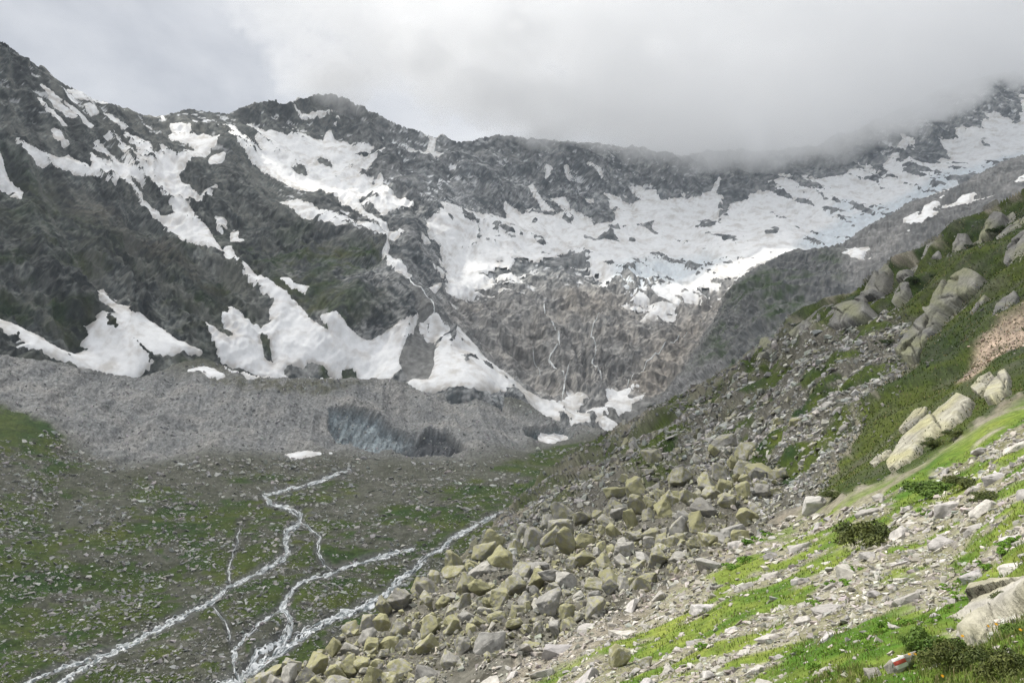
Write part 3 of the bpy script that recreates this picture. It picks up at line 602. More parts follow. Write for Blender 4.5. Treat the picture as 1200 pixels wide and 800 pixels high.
def near_rest():
    s = Sheet(near_pts, [(1300,170),(1600,40),(1920,-80),(1920,1310),(190,1310),(190,850),(1300,850)], 9.0, (180, -90, 1925, 1315), margin=1)
    x, y, z = s.P[..., 0], s.P[..., 1], s.P[..., 2]
    s.disp = .10 * fbm(x / 1.5, y / 1.5, z / 1.5, 3, 711, sp=s.sp / 1.5) - .005 * s.D
    n = fbm(x / 3, y / 3, z / 3, 3, 815)
    s.keep &= (s.PX > 1310) | (s.PY > 862)
    s.build([('hillside', None)], M_near, lerp(np.broadcast_to(c3(.08,.14,.02), s.P.shape), c3(.25,.235,.16), np.clip(.4 + n, 0, 1)))
near_rest()
# ================================================================== SNOW AND ICE
def snow_col(PX, PY, P, sd):
    x, y, z = P[..., 0], P[..., 1], P[..., 2]
    n = fbm(x / 40, y / 60, z / 25, 4, 1001); n2 = fbm(x / 9, y / 9, z / 9, 3, 1011)
    base = np.broadcast_to(c3(.83,.835,.835), P.shape)
    dirt = np.clip((n * 1.1 + .5 * n2) * .6 - .02, 0, .55)
    edge = sstep(5, 0, sd) * np.clip(.25 + .6 * n2, 0, .5)
    return lerp(base, c3(.42,.38,.33), np.clip(dirt + edge, 0, .65))
def dirty_col(PX, PY, P, sd):
    x, y, z = P[..., 0], P[..., 1], P[..., 2]
    c = snow_col(PX, PY, P, sd)
    st = .6 * fbm((x + y * .3) / 16, y / 80, z / 50, 4, 1021) + .8 * fbm(x / 30, y / 30, z / 30, 4, 1031)
    c = lerp(c, c3(.40,.365,.315), np.clip(st * .9 - .05, 0, .55))
    return c * .97
def snow(label, polys, holes=(), sheet=None, thick=3.0, name='snowfield', cat='snowfield', col=snow_col, **kw):
    kw.setdefault('grow', 1.5)
    xs = [p[0] for q in polys for p in q]; kw.setdefault('up', 1 if max(xs) - min(xs) > 300 else 1.35 if max(xs) - min(xs) > 120 else 2)
    o = patch(name, sheet or far, polys, holes, thick=thick, mat=kw.pop('mat', M_snow), colf=col, **kw)
    return tag(o, label, cat)

snow('wedge of old dirty snow at the foot of the left cliff',
 [[(118,350),(132,366),(152,375),(174,386),(192,394),(210,406),(234,415),(216,418),(192,430),(168,442),(160,452),(138,455),(112,448),(80,440),(50,432),(26,424),(14,421),(24,417),(12,407),(-6,396),(-60,380),(-60,362),(-5,382),(12,388),(30,400),(50,411),(66,419),(88,420),(98,415),(98,402),(104,390),(114,372),(128,367),(116,352)]],
 thick=6, k=1.0, follow=.12, warp=1.2, wl=6, col=dirty_col)
snow('long snow gully from the left col down to a wide fingered snow fan',
 [[(140,166),(150,172),(160,177),(172,182),(176,194),(188,195),(188,184),(193,183),(200,190),(218,189),(230,182),(236,176),(222,172),(204,170),(200,166),(216,164),(256,169),(230,188),(208,204),(208,214),(220,220),(234,236),(219,240),(226,256),(244,272),(254,292),(266,303),(266,294),(271,294),(271,303),(296,324),(320,343),(332,350),(358,369),(342,362),(360,375),(376,386),(398,398),(388,386),(378,375),(392,375),(400,381),(420,396),(434,402),(454,396),(468,389),(482,387),(483,398),(475,412),(468,422),(476,433),(456,446),(431,446),(418,421),(398,420),(400,433),(386,427),(380,419),(358,418),(356,425),(340,424),(328,432),(338,446),(316,444),(304,438),(280,431),(258,418),(254,409),(250,400),(242,386),(254,396),(268,400),(279,398),(268,385),(261,375),(270,374),(268,364),(286,375),(306,387),(314,380),(322,376),(318,366),(325,357),(306,342),(288,326),(268,310),(230,286),(200,265),(182,250),(160,226),(150,217),(140,212),(128,216),(120,208),(105,208),(84,203),(72,199),(60,198),(48,197),(30,189),(8,179),(10,177),(36,187),(53,192),(66,195),(76,191),(86,198),(108,207),(101,190),(112,197),(132,202),(110,178),(108,174),(122,184),(136,198),(152,206),(166,216),(152,215),(160,224),(180,240),(194,250),(205,249),(192,230),(180,221),(166,214),(152,200),(136,182),(118,166),(120,164),(138,180),(150,190),(160,196),(178,208),(172,200),(156,184)]],
 holes=[DEBRIS_CONE,[(305,393),(313,394),(320,408),(323,421),(311,418)],[(152,216),(170,216),(196,234),(204,248),(194,249),(176,238)]], thick=2.2, k=.7, follow=.8, warp=1.5, wl=5, grow=3.0)
snow('large triangular cone of grey-streaked snow right of the gravel chute below the cliff',
 [[(499,377),(524,393),(544,408),(564,424),(586,438),(616,456),(640,466),(650,469),(658,470),(666,464),(678,464),(686,468),(677,477),(664,481),(680,488),(694,491),(690,498),(676,500),(664,496),(644,487),(624,476),(600,468),(584,468),(556,466),(528,464),(508,464),(494,464),(486,457),(476,454),(488,446),(500,449),(509,437),(504,420),(498,400),(496,386)]], holes=[DEBRIS_CONE],
 thick=4.5, k=.8, follow=.3, warp=1.0, wl=7, col=dirty_col, lift=.8)
snow('hollow of snow at the very foot of the waterfalls, around a gravel mound',
 [[(688,486),(708,482),(715,472),(700,467),(710,460),(722,465),(738,460),(746,450),(750,456),(738,468),(740,473),(756,469),(738,484),(724,489),(700,490)],[(696,495),(710,493),(730,503),(712,501)]],
 thick=4.0, k=.8, follow=.35, warp=1.0, wl=6)
snow('broad snow bowl under the cloud-touched left peak, draining into a thin chute',
 [[(292,143),(312,153),(328,158),(338,161),(344,151),(366,160),(380,162),(386,150),(392,160),(410,166),(436,168),(412,178),(428,180),(450,171),(434,184),(424,194),(420,204),(436,206),(430,214),(440,216),(446,204),(448,220),(456,230),(464,238),(481,244),(464,251),(446,260),(437,250),(424,248),(438,268),(450,272),(452,280),(470,289),(466,296),(450,293),(453,304),(448,316),(458,325),(473,339),(465,339),(453,330),(440,314),(446,306),(436,291),(440,300),(430,290),(406,284),(408,289),(386,281),(370,271),(352,259),(330,240),(348,240),(362,250),(378,260),(394,267),(404,274),(424,276),(438,282),(430,262),(418,246),(396,231),(376,222),(356,223),(340,217),(324,205),(296,185),(276,172),(262,153),(270,154),(284,166),(300,178),(310,178),(300,166)]],
 holes=[[(372,183),(388,187),(388,193),(374,190)],[(342,198),(352,198),(360,205),(346,205)],[(420,232),(432,232),(434,237),(422,238)],[(422,244),(436,248),(446,258),(440,262),(428,254)]], thick=2.4, k=.7, follow=.8, warp=1.8, wl=5, grow=2.2)
snow('small isolated oval of snow near the top of the dark middle spur', [[(245,195),(250,186),(262,183),(257,190),(248,196)]], warp=.8)
snow('bird-shaped snow scrap low on the middle spur above the big snow fan', [[(323,333),(337,331),(344,338),(362,341),(358,348),(348,342),(342,346)]], warp=.8)
snow('small hooked snow scrap beside the snow gully on the middle spur', [[(272,271),(277,270),(277,279),(283,280),(275,288),(272,284)],[(254,257),(261,257),(260,268),(255,267)]], warp=.8)
snow('slanting snow strip on the shaded left side of the middle spur', [[(234,237),(244,228),(256,219),(254,226),(242,236),(234,241)]], warp=.7)
# streaks on the left flank
for i, (q, lab) in enumerate([
 ([(43,107),(52,113),(66,126),(62,125),(50,116)], 'uppermost thin snow streak on the left mountain flank'),
 ([(53,121),(62,126),(72,135),(82,145),(76,142),(62,130)], 'second thin snow streak below the left skyline'),
 ([(69,127),(80,135),(90,143),(102,154),(94,151),(80,140)], 'third slanting snow streak, longest of the upper left flank'),
 ([(37,124),(42,126),(49,135),(56,138),(66,147),(72,156),(62,152),(50,143),(44,134)], 'broken snow streak left of the other streaks on the flank'),
 ([(55,163),(62,165),(67,173),(74,178),(70,180),(58,172)], 'small double snow spot under the broken streak'),
 ([(116,137),(124,142),(132,151),(146,159),(134,157),(124,150)], 'snow streak just below the jagged part of the left skyline'),
 ([(-20,180),(0,193),(12,210),(27,221),(25,231),(14,229),(20,222),(8,216),(-20,205)], 'narrow snow tongue at the left picture edge above green ledges'),
 ([(79,107),(92,110),(104,116),(106,122),(96,124),(88,118)], 'ragged snow patch on the upper left flank under the crest'),
 ([(108,116),(114,115),(122,123),(118,127),(110,122)], 'small ragged snow patch right of another under the left crest'),
 ([(94,127),(106,127),(108,138),(102,140),(96,132)], 'speckled square snow patch in the middle of the left flank'),
 ([(186,140),(192,142),(194,148),(188,146)], 'tiny snow patch right at the left col'),
 ([(200,152),(216,153),(227,154),(224,161),(206,160)], 'small snow shelf on the rocks right of the left col'),
 ]):
    snow(lab, [q], thick=1.6, k=.7, follow=.85, grow=1.3, warp=1.1, wl=5, seed=i, name='snow_streak' if i < 6 else 'snow_patch', cat='snow patch')

GL = [(494,277),(505,262),(516,241),(536,252),(558,258),(586,264),(596,260),(592,242),(612,255),(622,252),(648,260),(658,252),(645,238),(660,237),(664,250),(688,259),(696,270),(716,266),(724,255),(708,231),(728,235),(745,250),(745,239),(748,223),(766,227),(772,238),(788,238),(808,238),(830,231),(846,234),(842,250),(826,263),(836,263),(852,253),(857,243),(874,239),(882,231),(902,226),(907,215),(928,211),(934,217),(960,216),(984,212),(1000,203),(1022,204),(1022,213),(1030,208),(1048,184),(1060,163),(1063,166),(1050,190),(1046,201),(1064,194),(1080,203),(1100,199),(1118,187),(1108,174),(1098,162),(1120,165),(1122,151),(1148,152),(1154,142),(1174,139),(1194,149),(1200,118),(1340,90),(1340,150),(1200,184),(1180,190),(1146,207),(1120,224),(1090,235),(1060,246),(1044,258),(1030,266),(1002,284),(974,298),(958,298),(930,300),(912,308),(890,318),(866,330),(848,334),(826,342),(802,350),(790,354),(772,362),(754,371),(772,356),(760,350),(750,356),(736,356),(748,346),(734,342),(728,335),(704,341),(698,336),(690,326),(680,312),(664,305),(640,318),(610,326),(628,332),(612,335),(600,339),(588,341),(586,331),(560,336),(562,343),(548,345),(534,352),(526,345),(523,333),(508,326),(496,321),(518,323),(530,320),(528,308),(514,295)]
def gl_bias(PX, PY, P):
    x, y, z = P[..., 0], P[..., 1], P[..., 2]
    zone = soft(PX, PY, [(560,300),(640,290),(740,312),(830,318),(880,305),(900,310),(840,345),(740,375),(640,340),(560,345)], 12)
    n = fbm(x / 45, y / 70, z / 13, 4, 1101)
    zone2 = soft(PX, PY, [(580,285),(650,288),(760,310),(700,345),(600,345)], 14)
    m = 5.0 * zone * np.minimum(0, .0 - n) * 7 + zone2 * (-5.5) + 3.0 * np.minimum(0, .45 - fbm(x / 90, y / 90, z / 22, 4, 1105)) * 4
    # rock islets poking out of the snow
    for (a, b, ra, rb) in [(638,295,9,3),(645,309,14,4.5),(618,312,26,4),(694,275,14,0),(716,262,2,2),(795,280,9,6),(738,308,5,2),(750,330,9,9),(815,262,8,3),(893,262,6,2),(735,282,12,3),(812,256,6,3),(898,284,7,2.2),(910,293,14,2.2),(720,300,14,1.2),(600,316,20,5),(706,322,14,5)]:
        if rb: m = m - 9 * np.exp(-(((PX - a + (PY - b) * .6) / ra) ** 2 + ((PY - b) / rb) ** 2) ** 1.5)
    return m
def gl_col(PX, PY, P, sd):
    x, y, z = P[..., 0], P[..., 1], P[..., 2]
    c = snow_col(PX, PY, P, sd)
    # the steep left snow apron carries dark streaks of rockfall dirt
    ap = soft(PX, PY, [(520,245),(600,262),(660,262),(640,290),(600,300),(560,290)], 10)
    st = fbm((x * .8 + y * .4) / 9, (x - y) / 120, z / 50, 3, 1111)
    c = lerp(c, c3(.36,.33,.30), np.clip(ap * (st * 1.0 - .12), 0, .6))
    # blue-grey broken ice along the steep margin
    ic = np.maximum.reduce([soft(PX, PY, [(930,292),(960,270),(1010,250),(1060,232),(1110,210),(1150,196),(1200,178),(1200,190),(1120,226),(1044,262),(970,300)], 6), .8 * soft(PX, PY, [(966,250),(990,238),(1006,240),(1000,252),(972,256)], 5), .9 * soft(PX, PY, [(720,312),(770,306),(830,302),(850,312),(800,330),(740,345),(716,330)], 8), .6 * soft(PX, PY, [(770,312),(806,302),(806,314),(776,320)], 4)])
    cr = fbm((x + z) / 8, (y - z) / 22, z / 10, 4, 1121)
    c = lerp(c, lerp(c3(.42,.50,.56)[None, None], c3(.70,.76,.80)[None, None], np.clip(.5 + 1.1 * cr, 0, 1)), np.clip(ic * (.75 + .5 * cr), 0, 1))
    # thin dirt lines (old crevasses, layers)
    ln = fbm(x / 60, y / 40, z / 5.5, 3, 1131)
    c = lerp(c, c3(.46,.45,.44), np.clip((ln - .62) * 2.2, 0, .55))
    return c
def gl_extra(PX, PY, P, sd):
    x, y, z = P[..., 0], P[..., 1], P[..., 2]
    ic = soft(PX, PY, [(930,292),(960,268),(1010,246),(1060,228),(1110,206),(1150,192),(1200,174),(1200,190),(1120,226),(1044,262),(970,300)], 6) + soft(PX, PY, [(720,312),(770,306),(830,302),(850,312),(800,330),(740,345),(716,330)], 8) + .7 * soft(PX, PY, [(966,250),(990,238),(1006,240),(1000,252),(972,256)], 5)
    return 1.5 * fbm(x / 70, y / 70, z / 50, 3, 1141) + np.clip(ic, 0, 1) * 4.5 * (ridged((x + z) / 16, (y - z) / 40, z / 20, 3, 1151) - .4)
snow('wide white glacier under the clouds with broken blue ice along its lower edge', [GL], thick=3.0, k=.6, follow=.55, warp=2.2, wl=5, grow=2.0, bias=gl_bias, col=gl_col, extra=gl_extra, lift=1.0, name='glacier', cat='glacier', mat=M_ice)
for i, (q, lab) in enumerate([
 ([(620,218),(624,216),(628,226),(640,246),(650,256),(640,252),(626,234)], 'forked snow couloir on the dark headwall left of centre'),
 ([(638,196),(646,196),(644,206),(640,210)], 'small wedge of snow high on the headwall under the cloud'),
 ([(660,197),(666,196),(668,208),(662,206)], 'snow spot in the middle of the headwall'),
 ([(686,195),(700,204),(704,212),(696,208)], 'short snow ledge on the headwall just under the cloud edge'),
 ([(832,232),(836,222),(842,212),(844,214),(838,228),(834,233)], 'thin snow couloir between two rock ribs under the cloud'),
 ([(686,234),(693,236),(694,240),(688,239)], 'tiny snow spot above the pointed rock buttress'),
 ([(484,286),(494,287),(499,291),(490,292)], 'small snow lens on the dark buttress right of the thin chute'),
 ([(500,344),(515,338),(512,344),(504,346)], 'small snow scrap at the top left of the waterfall cliff'),
 ([(483,168),(500,176),(510,186),(500,182),(486,174)], 'snow ramp along the ridge right of the left peak'),
 ([(500,178),(506,162),(511,162),(508,174),(520,178),(518,182),(506,182)], 'snow notch right under the small pointed tooth of the ridge'),
 ([(345,122),(354,130),(368,130),(386,128),(384,133),(370,135),(356,134)], 'bright snow rim just below the cloud on the left peak'),
 ([(391,142),(396,133),(398,135),(394,144)], 'thin snow dash in the wall of the left peak'),
 ]):
    snow(lab, [q], thick=1.6, k=.7, follow=.85, grow=1.1, warp=1.1, wl=5, seed=40 + i, name='snow_patch', cat='snow patch')
for i, (q, lab) in enumerate([
 ([(1106,231),(1096,241),(1090,249),(1098,251),(1080,262),(1062,276),(1066,264),(1060,259),(1076,251),(1072,257),(1080,254),(1084,244)], 'branched snow strip on the grey ridge above the green skyline'),
 ([(1159,222),(1136,232),(1134,238),(1119,240),(1128,232)], 'short snow strip on the grey ridge right of the branched one'),
 ([(1260,180),(1206,202),(1188,219),(1196,216),(1260,195)], 'snow strip on the grey ridge at the right edge'),
 ([(998,292),(1003,289),(1011,293),(1009,300),(999,298)], 'small square snow patch on the grey shoulder'),
 ]):
    snow(lab, [q], sheet=sh, thick=2.5, k=1.0, follow=.35, warp=1.0, wl=5, seed=60 + i, name='snow_patch', cat='snow patch')
for i, (q, lab) in enumerate([
 ([(221,434),(240,430),(252,433),(262,438),(244,440)], 'flat snow lens in the dip of the moraine crest'),
 ([(282,434),(296,437),(305,441),(292,441)], 'grey flat snow scrap at the foot of the big snow fan'),
 ([(362,437),(376,436),(384,440),(366,442)], 'small low snow patch on the moraine crest under the snow fan'),
 ([(334,532),(352,529),(372,529),(390,526),(405,529),(408,535),(390,534),(372,534),(345,537)], 'thin snow remnant on gravel in front of the ice face'),
 ([(644,505),(652,505),(657,509),(648,509)], 'tiny snow spot beside the small ice cave'),
 ]):
    snow(lab, [q], sheet=mid, thick=1.6, k=1.0, follow=.3, warp=.9, wl=5, seed=70 + i, name='snow_patch', cat='snow patch')

# ------------------------------------------------------------------ running water
M_water = vcol_mat('white_water', nscale=1.2, var=.2, bump=.4, bdist=.15, rough=.3, spec=.5, detail=2)
def ribbon(name, sheet, pts, w0, w1, lift, seed, use_disp=.0, gap=.34, wob=1.6, step=1.1, foam=0.0):
    P = np.array(pts, float); d = np.concatenate([[0], np.cumsum(np.hypot(*np.diff(P, axis=0).T))])
    t = np.arange(0, d[-1], step); cx = np.interp(t, d, P[:, 0]); cyy = np.interp(t, d, P[:, 1])
    cx = cx + wob * (fbm(t / 9, 0 * t, 0 * t + seed, 3, 1201) + 1.3 * perlin(t / 24, 0 * t, 0 * t + seed, 1205)); cyy = cyy + .6 * wob * fbm(t / 9, 0 * t, 0 * t + seed + 50, 3, 1203)
    tx = np.gradient(cx); ty = np.gradient(cyy); l = np.hypot(tx, ty) + 1e-6; nx, ny = -ty / l, tx / l
    w = (w0 + (w1 - w0) * t / d[-1]) * np.clip(1 + .8 * fbm(t / 8, 0 * t, 0 * t + seed, 2, 1211), .35, 2)
    w *= np.minimum(1, np.minimum(t, t[-1] - t) / 6 + .15)
    K = 9; u = np.linspace(-1, 1, K)
    PX = cx[:, None] + nx[:, None] * u * w[:, None]; PY = cyy[:, None] + ny[:, None] * u * w[:, None] * .8
    PX = PX + .45 * perlin(PX / 1.7, PY / 1.7, 0 * PX + seed, 1221)
    S = sheet.sample; base = S(sheet.P, PX, PY); Nn = S(sheet.N, PX, PY)
    low = S(sheet.low, PX, PY); dis = S(sheet.disp, PX, PY); sc_ = S(sheet.scale, PX, PY)
    fo = fbm(t[:, None] / 7 + 0 * PX, u[None] * 2.2 + 0 * PX, 0 * PX + seed, 4, 1231); rip = .3 * fo
    fo = np.clip(.50 + .95 * fo - .15 * np.abs(u[None]) ** 3 + foam, 0, 1); colw = lerp(c3(.14,.17,.175)[None, None], c3(.80,.82,.82)[None, None], sstep(.25, .75, fo))
    h = low + use_disp * (dis - low) + lift * (1 - 1.5 * np.abs(u[None]) ** 2) + .22 * rip
    V = base + Nn * h[..., None]
    n, k = PX.shape; idx = np.arange(n * k).reshape(n, k)
    q = np.stack([idx[:-1, :-1], idx[:-1, 1:], idx[1:, 1:], idx[1:, :-1]], -1).reshape(-1, 4)
    # stones and banks break the water into strands
    hole = (fbm(t[:, None] / 16 + 0 * PX, u[None] * 2.0 + 0 * PX, 0 * PX + seed * 1.7, 3, 1241) * np.minimum(1, w[:, None] / 2.2) > gap).ravel()
    q = q[~hole[q].any(1)]
    return mesh_obj(name, V.reshape(-1, 3), q, M_water, colw.reshape(-1, 3), smooth=True)
for i, (w0, w1, pts) in enumerate(STREAMS):
    for j in range(4 if w1 > 3 else 2 if w1 > 2 else 1):
        o = ribbon('stream', mid, pts, w0 * (1.3 if j == 0 else .7), w1 * (1.5 if j == 0 else .85), .55 + .04 * j, i * 7.3 + j * 31.7, use_disp=.5, wob=1.5 + 1.3 * j, gap=.36 if j == 0 else .28); o['kind'] = 'structure'
o = ribbon('stream', near, BROOK, 1.3, 1.6, .9, 77.0, use_disp=.3); o['kind'] = 'structure'
for i, (w0, w1, lab, pts) in enumerate([
 (.9, 1.5, 'long winding waterfall down the middle of the cliff', [(636,358),(640,374),(648,384),(654,394),(655,406),(646,416),(643,422),(650,432),(658,440),(660,446)]),
 (.8, 1.7, 'straight white waterfall dropping to the snow at the cliff foot', [(666,429),(664,438),(661,452),(658,471)]),
 (.8, 1.0, 'thin bent waterfall right of the long winding one', [(706,366),(696,380),(692,395),(698,404),(698,414),(693,428),(702,438),(705,450)]),
 (.7, 1.0, 'slanting waterfall over reddish slabs on the right of the cliff', [(806,386),(790,402),(772,418),(756,428),(740,448),(732,462)]),
 (.5, .6, 'hair-thin waterfall left of the long winding one', [(624,404),(626,414),(631,422),(634,436)]),
 (.6, .8, 'white runnel leaving the chute above the gravel cone', [(458,322),(468,338),(484,356),(495,366),(494,376),(498,384)]),
 ]):
    o = ribbon('waterfall', far, pts, w0 * .75, w1 * .75, 1.3, 100 + i * 3.1, use_disp=1.0, wob=.35, gap=9, foam=.35); tag(o, lab, 'waterfall')

# ================================================================== OUTCROPS ON THE HILLSIDE
def slab_col(kind):
    def f(PX, PY, P, sd):
        x, y, z = P[..., 0], P[..., 1], P[..., 2]; q = 0.4 + P[..., 1] * .012
        n = fbm(x / (1.6 * q), y / (1.6 * q), z / (1.6 * q), 4, 2001); st = fbm((y - x * .25) / (.5 * q), x / (6 * q), z / (6 * q), 3, 2011)
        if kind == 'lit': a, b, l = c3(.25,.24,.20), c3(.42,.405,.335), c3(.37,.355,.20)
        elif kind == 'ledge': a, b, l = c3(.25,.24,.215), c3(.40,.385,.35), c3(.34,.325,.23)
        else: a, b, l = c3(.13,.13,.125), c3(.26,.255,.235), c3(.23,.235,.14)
        c = lerp(a[None, None], b[None, None], np.clip(.5 + .45 * n + .5 * st, 0, 1))
        c = lerp(c, l, np.clip(.9 * fbm(x / (2.5 * q), y / (2.5 * q), z / (2.5 * q), 3, 2021) + .2, 0, .8))
        return lerp(c, c3(.06,.06,.055), np.clip((st - .45) * 1.6, 0, .6))
    return f
def outcrop(name, label, kind, h, poly, sheet=near, warp=.8, follow=.1, cat='outcrop'):
    q = np.array(poly, float); c = q.mean(0); ro = np.random.default_rng(int(c[0] * 7 + c[1])); _, _, vt = np.linalg.svd(q - c); ax = vt[0]; ay = np.array([-ax[1], ax[0]])
    ext = np.abs((q - c) @ ax).max(), np.abs((q - c) @ ay).max(); nb = {'lit': 4, 'ledge': 2}.get(kind, int(np.clip(ext[0] * ext[1] / 45, 3, 9)))
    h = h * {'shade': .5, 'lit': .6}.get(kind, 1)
    amp, cut = {'lit': (.35, .22), 'ledge': (.25, .12)}.get(kind, (.6, .32))
    su = ro.uniform(-1, 1, nb) * ext[0]; sv = ro.uniform(-1, 1, nb) * ext[1]; hh = ro.uniform(.45, 1.25, nb); tu = ro.normal(size=nb) * .025; tv = ro.normal(size=nb) * .06
    def cells(PX, PY):
        wx = PX + 1.2 * fbm(PX / 7, PY / 7, 0 * PX, 2, 2051); wy = PY + 1.2 * fbm(PX / 7, PY / 7, 0 * PX + 4, 2, 2053)
        u = (wx - c[0]) * ax[0] + (wy - c[1]) * ax[1]; v = (wx - c[0]) * ay[0] + (wy - c[1]) * ay[1]
        d = np.stack([np.sqrt(((u - a) * .42) ** 2 + (v - b) ** 2) for a, b in zip(su, sv)]); o2 = np.argsort(d, 0); k = o2[0]
        gap = np.take_along_axis(d, o2[1:2], 0)[0] - d.min(0)
        return hh[k] + tu[k] * (u - su[k]) + tv[k] * (v - sv[k]), gap
    def ex(PX, PY, P, sd):
        x, y, z = P[..., 0], P[..., 1], P[..., 2]; hgt, gap = cells(PX, PY)
        return h * np.clip((sd - .3) / 1.5, 0, 1) * ((hgt - 1) * amp - cut * np.exp(-(gap / .7) ** 2) + .10 * fbm(x / h, y / h, z / h, 3, 2041))
    def cf(PX, PY, P, sd):
        _, gap = cells(PX, PY); return lerp(slab_col(kind)(PX, PY, P, sd), c3(.07,.068,.06), .6 * np.exp(-(gap / .55) ** 2))
    o = patch(name, sheet, [poly], thick=h, k=8.0 if kind == 'ledge' else 14.0, warp=warp, wl=11, follow=follow, mat=M_slab, colf=cf, up=2, smooth=False, sink=h * .8, extra=ex, grow=0 if kind == 'ledge' else -1.0)
    return tag(o, label, cat)
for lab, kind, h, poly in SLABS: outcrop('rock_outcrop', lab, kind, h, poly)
outcrop('rock_ledge', 'long pale rounded rock ledge beside the grass at the lower right edge', 'ledge', .22, [(1122,744),(1139,731),(1163,719),(1180,710),(1203,702),(1240,690),(1240,712),(1200,718),(1169,727),(1152,745),(1143,763),(1134,757)], cat='rock')
outcrop('rock_ledge', 'flat pale rock ledge just above the long rounded ledge', 'ledge', .16, [(1110,727),(1131,719),(1148,698),(1175,688),(1200,683),(1240,672),(1240,684),(1203,696),(1176,706),(1156,716),(1136,727)], cat='rock')

# ================================================================== LOOSE ROCK
def rock_proto(seed, n=13, flat=(1, .8, .65), rough=0, boxy=.55):
    r = np.random.default_rng(seed); p = r.normal(size=(n, 3)); p /= np.linalg.norm(p, axis=1)[:, None]
    p = np.sign(p) * np.abs(p) ** boxy; p *= r.uniform(.82, 1.0, (n, 1)); p *= np.array(flat) * .5
    bm = bmesh.new()
    for v in p: bm.verts.new(v)
    res = bmesh.ops.convex_hull(bm, input=bm.verts)
    for v in [v for v in bm.verts if not v.link_faces]: bm.verts.remove(v)
    if rough:
        bmesh.ops.dissolve_limit(bm, angle_limit=.22, verts=bm.verts, edges=bm.edges)
        bmesh.ops.bevel(bm, geom=list(bm.edges), offset=.022, segments=1, affect='EDGES', clamp_overlap=True)
    bmesh.ops.triangulate(bm, faces=bm.faces)
    bmesh.ops.recalc_face_normals(bm, faces=bm.faces)
    if rough:
        for lim in (.3, .2, .14):
            bmesh.ops.subdivide_edges(bm, edges=[e for e in bm.edges if e.calc_length() > lim], cuts=1, use_grid_fill=False)
            bmesh.ops.triangulate(bm, faces=bm.faces)
        for v in bm.verts:
            q = v.co * 4 + Vector((seed, 0, 0)); k = float(fbm(np.array([q.x]), np.array([q.y]), np.array([q.z]), 3, 2101, .6)[0])
            v.co += v.co.normalized() * .034 * k
    bm.verts.index_update()
    V = np.array([v.co[:] for v in bm.verts]); Fc = np.array([[v.index for v in f.verts] for f in bm.faces]); bm.free()
    return V, Fc
def rock_mat(name, src, scale=1.6):
    m, nt, b = new_mat(name); N = nt.nodes.new; L = nt.links.new
    tc = N('ShaderNodeTexCoord')
    if src == 'obj':
        oi = N('ShaderNodeObjectInfo'); colo, alp = oi.outputs['Color'], oi.outputs['Alpha']
        add = N('ShaderNodeVectorMath'); add.operation = 'ADD'; sc = N('ShaderNodeVectorMath'); sc.operation = 'SCALE'; sc.inputs[3].default_value = 60
        L(oi.outputs['Random'], sc.inputs[0]); L(tc.outputs['Object'], add.inputs[0]); L(sc.outputs[0], add.inputs[1]); vec = add.outputs[0]
    else:
        at = N('ShaderNodeVertexColor'); at.layer_name = 'Col'; colo, alp = at.outputs['Color'], at.outputs['Alpha']; vec = tc.outputs['Object']
    n = N('ShaderNodeTexNoise'); n.inputs['Scale'].default_value = scale * 2.2; n.inputs['Detail'].default_value = 8; n.inputs['Roughness'].default_value = .68; L(vec, n.inputs['Vector'])
    n2 = N('ShaderNodeTexNoise'); n2.inputs['Scale'].default_value = scale * 2.8; n2.inputs['Detail'].default_value = 9; n2.inputs['Roughness'].default_value = .72; L(vec, n2.inputs['Vector'])
    mr = N('ShaderNodeMapRange'); mr.inputs[1].default_value = .3; mr.inputs[2].default_value = .7; mr.inputs[3].default_value = .62; mr.inputs[4].default_value = 1.3; L(n.outputs['Fac'], mr.inputs[0])
    mx = N('ShaderNodeMix'); mx.data_type = 'RGBA'; mx.blend_type = 'MULTIPLY'; mx.inputs[0].default_value = 1; L(colo, mx.inputs[6]); L(mr.outputs[0], mx.inputs[7])
    # yellow-green lichen in blotches
    th = N('ShaderNodeMath'); th.operation = 'ADD'; L(n2.outputs['Fac'], th.inputs[0]); L(alp, th.inputs[1])
    lr = N('ShaderNodeMapRange'); lr.inputs[1].default_value = .86; lr.inputs[2].default_value = 1.0; L(th.outputs[0], lr.inputs[0])
    lc = N('ShaderNodeMix'); lc.data_type = 'RGBA'; lc.inputs[6].default_value = (.22,.212,.11,1); lc.inputs[7].default_value = (.35,.34,.20,1); L(n.outputs['Fac'], lc.inputs[0])
    mm = N('ShaderNodeMix'); mm.data_type = 'RGBA'; L(lr.outputs[0], mm.inputs[0]); L(mx.outputs[2], mm.inputs[6]); L(lc.outputs[2], mm.inputs[7])
    L(mm.outputs[2], b.inputs['Base Color']); b.inputs['Roughness'].default_value = .9
    bp = N('ShaderNodeBump'); bp.inputs['Strength'].default_value = .55; bp.inputs['Distance'].default_value = .06 if src == 'obj' else .08
    L(n.outputs['Fac'], bp.inputs['Height']); L(bp.outputs[0], b.inputs['Normal'])
    return m
M_boulder = rock_mat('boulder_rock', 'obj', 1.8)
M_scree = rock_mat('scree_rock', 'vc', 1.0)

